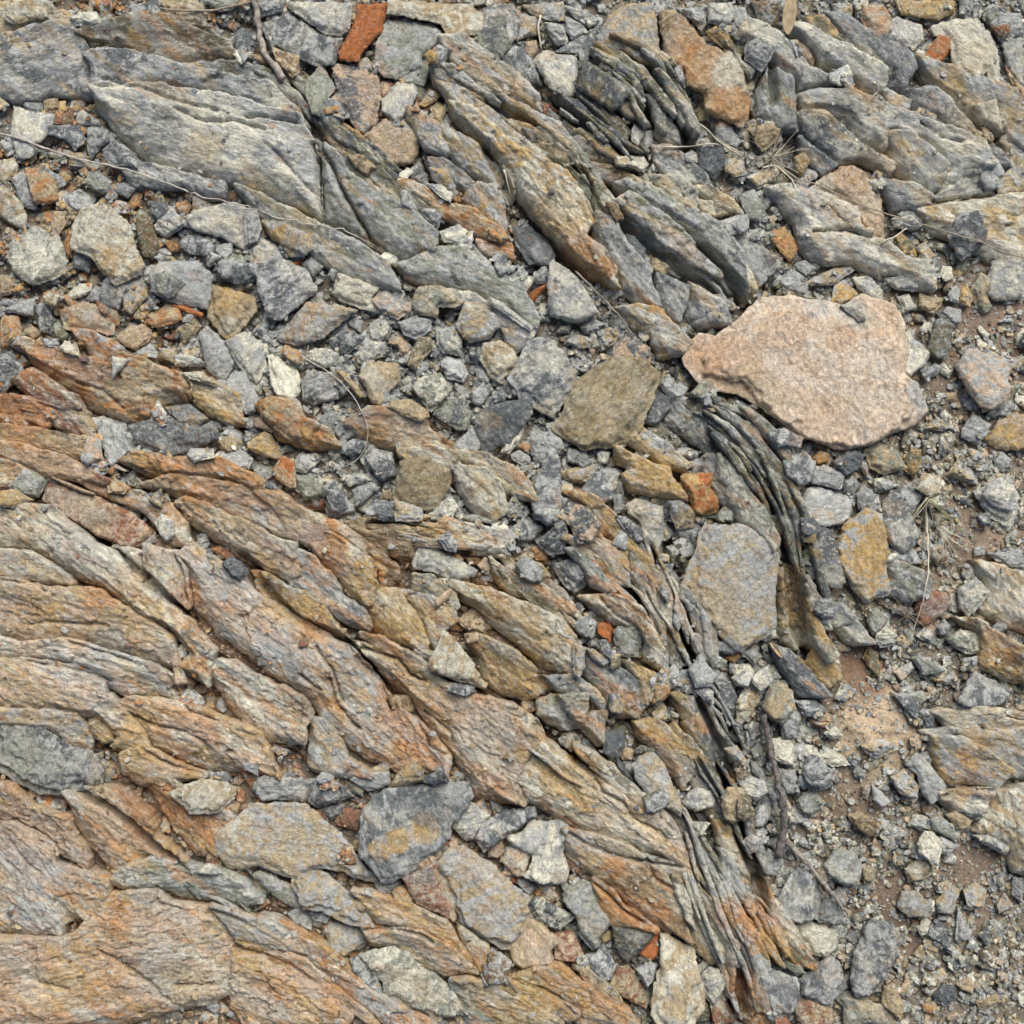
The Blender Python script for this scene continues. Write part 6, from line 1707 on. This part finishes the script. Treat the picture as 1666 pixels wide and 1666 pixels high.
# ---- labels of the stones: by look, else by the described neighbour
named = [s for s in STN if s.get('o') and s['lab']]
def sz(a): return 'tiny' if a < 450 else 'small' if a < 1300 else 'medium-sized' if a < 4500 else 'big'
def shp(s):
    r = s['ln'] / max(1, s['wd'])
    return 'slender' if r > 2.4 else 'elongated' if r > 1.65 else 'three-sided' if len(s['V']) <= 4 and r < 1.6 and s['area'] < 3000 and len(s['V']) == 3 else 'stubby' if r < 1.2 else 'angular'
def rel(s, t):
    dx, dy = s['c'] - t['c']; a = math.degrees(math.atan2(-dy, dx)) % 360
    return ['right of', 'up and right of', 'above', 'up and left of', 'left of', 'down and left of', 'below', 'down and right of'][int((a + 22.5) // 45) % 8]
seen = set()
for s in named: seen.add(s['lab'])
for s in STN:
    o = s.get('o')
    if not o: continue
    o['category'] = 'boulder' if o.name.startswith('boulder') else 'stone'
    o['group'] = 'loose schist stones lying on the rubble and ledges'
    if s['lab']:
        lab = s['lab']; near = sorted([t for t in named if t is not s], key=lambda t: np.hypot(*(t['c'] - s['c'])))[:6]
        if len(lab.split()) < 5:
            for t in near:
                l2 = lab + ' ' + rel(s, t) + ' the ' + t['lab']
                if len(l2.split()) <= 16: lab = l2; break
        o['label'] = lab; continue
    cc = s['cc']; cw = CW[cc[0]] + ('' if cc[0] == cc[1] else ' and ' + CW[cc[1]])
    near = sorted([t for t in named if t is not s], key=lambda t: np.hypot(*(t['c'] - s['c'])))[:5]
    best = None
    for t in near:
        for pre in (sz(s['area']) + ' ' + cw + ' ' + shp(s) + ' stone', sz(s['area']) + ' ' + cw + ' stone'):
            words = t['lab'].split(); lab = pre + ' ' + rel(s, t) + ' the ' + ' '.join(words)
            if len(lab.split()) <= 16 and lab not in seen: best = lab; break
        if best: break
    if best is None:
        t = near[0]; lab = sz(s['area']) + ' ' + cw + ' stone ' + rel(s, t) + ' the ' + ' '.join(t['lab'].split()[:7]); best = ' '.join(lab.split()[:16])
    seen.add(best); o['label'] = best

# ---------------------------------------------------------------- twigs, stalks, leaf

def tube(name, pts, r0, r1, mat, label, cat, lift=2.0, ns=7, wob=1.0, seed=1, parent=None, flat=1.0, step=7, group=None, arch=0):
    """pts in survey units; follows the surface"""
    P = np.array(pts, float); seg = np.sqrt(((P[1:] - P[:-1]) ** 2).sum(1)); T = np.concatenate([[0], np.cumsum(seg)])
    n = max(6, int(T[-1] / step)); tt = np.linspace(0, T[-1], n)
    # smooth path (Catmull-Rom through linear resample + blur)
    x = np.interp(tt, T, P[:, 0]); y = np.interp(tt, T, P[:, 1])
    for _ in range(6):
        x[1:-1] = (x[:-2] + 2 * x[1:-1] + x[2:]) / 4; y[1:-1] = (y[:-2] + 2 * y[1:-1] + y[2:]) / 4
    h = np.array([zat(a, b) for a, b in zip(x, y)])
    hh = h.copy()
    for _ in range(24):
        hh[1:-1] = (hh[:-2] + hh[2:]) / 2; hh = np.maximum(hh, h - 1)
    r = np.interp(tt, [0, T[-1]], [r0, r1])
    z = hh + r + lift + arch * np.sin(np.linspace(0, math.pi, n))
    x = x + wob * vnoise(tt / 9, tt * 0, seed); y = y + wob * vnoise(tt / 9, tt * 0 + 5, seed)
    r = r * (1 + .25 * vnoise(tt / 13, tt * 0, seed + 3))
    C = W3(x, y, z); d = np.gradient(C, axis=0); d /= np.linalg.norm(d, axis=1)[:, None] + 1e-9
    up = np.array([0, 0, 1.0]); sd = np.cross(d, up); sd /= np.linalg.norm(sd, axis=1)[:, None] + 1e-9; nn = np.cross(sd, d)
    ph = np.arange(ns) * 2 * math.pi / ns
    v = (C[:, None] + (np.cos(ph)[None, :, None] * sd[:, None] + flat * np.sin(ph)[None, :, None] * nn[:, None]) * (r * S)[:, None, None]).reshape(-1, 3)
    f = []
    for i in range(n - 1):
        for k in range(ns): f.append((i * ns + k, i * ns + (k + 1) % ns, (i + 1) * ns + (k + 1) % ns, (i + 1) * ns + k))
    f.append(tuple(range(ns))[::-1]); f.append(tuple((n - 1) * ns + k for k in range(ns)))
    me = bpy.data.meshes.new(name); o = bpy.data.objects.new(name, me); col.objects.link(o)
    at = v[0].copy() if parent is None else np.array(parent.location)
    me.from_pydata([tuple(a) for a in v - at], [], f); me.update(); me.materials.append(mat)
    for pl in me.polygons: pl.use_smooth = True
    if parent is None: o.location = at
    else: o.parent = parent
    if label: o['label'] = label
    if parent is None and cat: o['category'] = cat
    if group: o['group'] = group
    return o
def empty(name, x, y, label, cat):
    o = bpy.data.objects.new(name, None); col.objects.link(o); o.location = tuple(W3(x, y, zat(x, y))); o.empty_display_size = .02
    o['label'] = label; o['category'] = cat; return o
tube('dry_grass_stalk', [(-30, 206), (0, 213), (45, 228), (100, 248), (170, 266), (215, 277), (260, 292), (305, 310)], 2.1, 1.5, M_GSTRAW, 'long pale dry stalk lying across the upper left rubble and slab', 'stalk', seed=3, wob=1.2)
sk = tube('dry_grass_stalk', [(305, 310), (345, 322), (400, 334), (420, 342), (470, 358), (520, 366), (570, 376), (610, 395)], 1.2, .9, M_GSTRAW, 'thin white wavy stem under the broad slab continuing the long pale stalk', 'stalk', seed=4, wob=3.0)
tube('twig', [(408, -25), (414, 10), (419, 45), (425, 75), (440, 100), (455, 120), (464, 132)], 5.0, 6.0, M_TWIG, 'thick grey-brown twig hanging down from the top edge', 'twig', seed=6, wob=2)
tube('dry_grass_stalk', [(262, 17), (290, 20), (330, 17), (370, 8), (415, -4)], 1.6, 2.3, M_DSTRAW, 'straight grey-brown stem near the top edge left of the thick twig', 'stalk', seed=7)
tube('curled_grass_stem', [(488, 576), (500, 590), (518, 594), (545, 612), (572, 640), (588, 665), (598, 690), (598, 722), (590, 738), (572, 754), (548, 763), (530, 757), (518, 745)], 1.1, .8, M_GSTRAW, 'thin pale grass stem curled like a hook over the central rubble', 'grass stem', seed=8)
tube('dry_root', [(936, 440), (965, 466), (985, 486), (1003, 505), (1020, 530), (1032, 545)], 1.8, 1.2, M_TWIG, 'thin brown root running down to the stone behind the olive-brown stone', 'root', seed=9)
e1 = empty('forked_twig', 1272, 1385, 'dark knobbly forked twig lying on grey rubble at lower right', 'twig')
tube('branch', [(1243, 1165), (1252, 1205), (1262, 1250), (1270, 1290), (1276, 1325), (1276, 1362), (1268, 1395)], 5.0, 6.5, M_BARK, None, None, seed=10, wob=3, parent=e1, lift=6)
tube('branch', [(1282, 1372), (1300, 1390), (1320, 1412), (1340, 1435), (1358, 1460), (1375, 1484)], 5.0, 3.2, M_TWIG, None, None, seed=11, wob=2, parent=e1, lift=5)
tube('branch', [(1276, 1300), (1284, 1315), (1280, 1330)], 2.5, 1.5, M_TWIG, None, None, seed=12, parent=e1, step=3)
tube('dry_root', [(695, 1212), (712, 1228), (722, 1240), (728, 1256), (730, 1268)], 1.8, 2.4, M_TWIG, 'short curved brown root arching beside the tan shard', 'root', seed=13, step=4)
tube('dry_grass_stalk', [(1273, 262), (1300, 288), (1330, 300), (1380, 322), (1450, 348), (1520, 368), (1580, 390), (1640, 412), (1700, 425)], 1.3, 1.0, M_DSTRAW, 'very long thin grey stem crossing the large tan stone at upper right', 'stalk', seed=14)
tube('dry_grass_stalk', [(1515, 835), (1516, 870), (1513, 910), (1506, 955), (1500, 990), (1492, 1030), (1489, 1050)], 1.3, .9, M_STRAW, 'upright pale stem crossing the brick-red stone', 'stalk', seed=15, lift=6)
tube('dry_grass_stalk', [(1080, 238), (1110, 238), (1150, 234), (1180, 232), (1215, 242)], 1.5, 1.2, M_STRAW, 'pale thin stem left of the square charcoal stone', 'stalk', seed=16)
tube('dry_grass_stalk', [(1135, 210), (1160, 226), (1190, 240), (1215, 246)], 1.2, 1.4, M_STRAW, 'short pale stem meeting another beside the pinkish-cream flake', 'stalk', seed=17)
tube('dry_grass_stalk', [(881, 18), (875, 30), (876, 50), (882, 72)], 1.8, 1.2, M_STRAW, 'short bent straw above the pale blue-grey shield-shaped stone', 'stalk', seed=18, step=4, lift=4)
tube('dry_grass_stalk', [(498, 560), (494, 590), (490, 600)], .8, .8, M_DSTRAW, 'tiny upright straw beside the curled stem', 'stalk', seed=19, step=4)
tube('dry_grass_stalk', [(820, 276), (826, 300), (832, 318)], 1.3, .8, M_STRAW, 'tiny pale straw on the orange-edged slab', 'stalk', seed=20, step=4)
tube('dry_grass_stalk', [(1435, 394), (1455, 385), (1478, 370)], 1.0, 1.0, M_STRAW, 'short white straw below the large tan stone with orange-brown cap', 'stalk', seed=21, step=4)
tube('dry_grass_stalk', [(1245, 268), (1268, 262), (1284, 285), (1291, 302)], 1.6, 1.0, M_STRAW, 'pale bent straw below the pinkish-cream flake', 'stalk', seed=22, step=4)
tube('dry_grass_stalk', [(825, 1585), (835, 1600), (842, 1612)], 2.0, 1.2, M_DSTRAW, 'short grey stub of stem below the tan-pink hexagonal stone', 'stalk', seed=23, step=3)
def tuft(x, y, n, ln, a0, spread, label, mats, seed):
    n = int(n * 1.4)
    r = random.Random(seed); e = empty('grass_tuft', x, y, label, 'grass tuft')
    for i in range(n):
        a = math.radians(a0 + r.uniform(-spread, spread)); L = ln * r.uniform(.5, 1.1); b = r.uniform(-.5, .5)
        pts = [(x + r.uniform(-4, 4), y + r.uniform(-4, 4))]
        for k in range(1, 6): pts.append((pts[-1][0] + math.cos(a + b * k / 5) * L / 5, pts[-1][1] + math.sin(a + b * k / 5) * L / 5))
        tube('blade', pts, r.uniform(.4, .9), .25, r.choice(mats), None, None, seed=seed + i, parent=e, step=6, lift=r.uniform(0, 10), flat=.35, wob=.5, ns=5)
tuft(1512, 812, 16, 85, 80, 60, 'half-green dry grass tuft on brown soil at the right', [M_STRAW, M_STRAW, M_GREEN, M_GREEN, M_DSTRAW], 300)
tuft(1535, 860, 12, 80, 60, 25, 'pale matted dry grass above the cream ledge at the right edge', [M_STRAW, M_STRAW, M_DSTRAW], 340)
tuft(1262, 252, 26, 55, 200, 150, 'grey tangle of fine dry grass beside the pinkish-cream flake', [M_DSTRAW, M_DSTRAW, M_STRAW], 380)
tuft(1482, 1000, 16, 36, 200, 170, 'small dark tangle of rootlets left of the brick-red stone', [M_DSTRAW, M_TWIG], 420)
tuft(1425, 152, 10, 28, 200, 170, 'wisp of dry grass on the upper right ledge', [M_DSTRAW, M_STRAW], 460)
tuft(1262, 420, 14, 34, 120, 120, 'wisp of dry fibres tucked under the ochre wedge-shaped stone', [M_DSTRAW], 500)
tuft(1000, 590, 1, 10, 0, 10, 'single short fibre behind the olive-brown stone', [M_DSTRAW], 540)
def leaf(pts_c, w, label, seed):
    P = np.array(pts_c, float); n = 15; t = np.linspace(0, 1, n)
    x = np.interp(t, np.linspace(0, 1, len(P)), P[:, 0]); y = np.interp(t, np.linspace(0, 1, len(P)), P[:, 1])
    dx = np.gradient(x); dy = np.gradient(y); L = np.hypot(dx, dy); nx, ny = -dy / L, dx / L
    ww = w * np.sin(np.pi * (t * .92 + .05)) ** .8
    z0 = max(zat(a, b, 8) for a, b in zip(x, y)) + 2
    vs = []; m = 7
    for i in range(n):
        for k in range(m):
            s = (k / (m - 1)) * 2 - 1
            vs.append(W3(x[i] + nx[i] * ww[i] * s, y[i] + ny[i] * ww[i] * s, z0 + 3.5 * abs(s) * ww[i] / w + 2 * math.sin(i * .5)))
    f = [(i * m + k, i * m + k + 1, (i + 1) * m + k + 1, (i + 1) * m + k) for i in range(n - 1) for k in range(m - 1)]
    me = bpy.data.meshes.new('dry_leaf'); o = bpy.data.objects.new('dry_leaf', me); col.objects.link(o)
    vs = np.array(vs); at = vs.mean(0); me.from_pydata([tuple(a) for a in vs - at], [], f); me.update(); o.location = at
    md = o.modifiers.new('thick', 'SOLIDIFY'); md.thickness = .0006
    me.materials.append(M_LEAF); o['label'] = label; o['category'] = 'leaf'
    for pl in me.polygons: pl.use_smooth = True
leaf([(1287, -20), (1284, 15), (1281, 40), (1280, 59)], 11, 'dry brown lance-shaped leaf pointing down from the top edge', 1)
leaf([(1252, 1045), (1262, 1056), (1272, 1070)], 4, 'narrow curled red-brown leaf right of the large grey-tan block', 2)
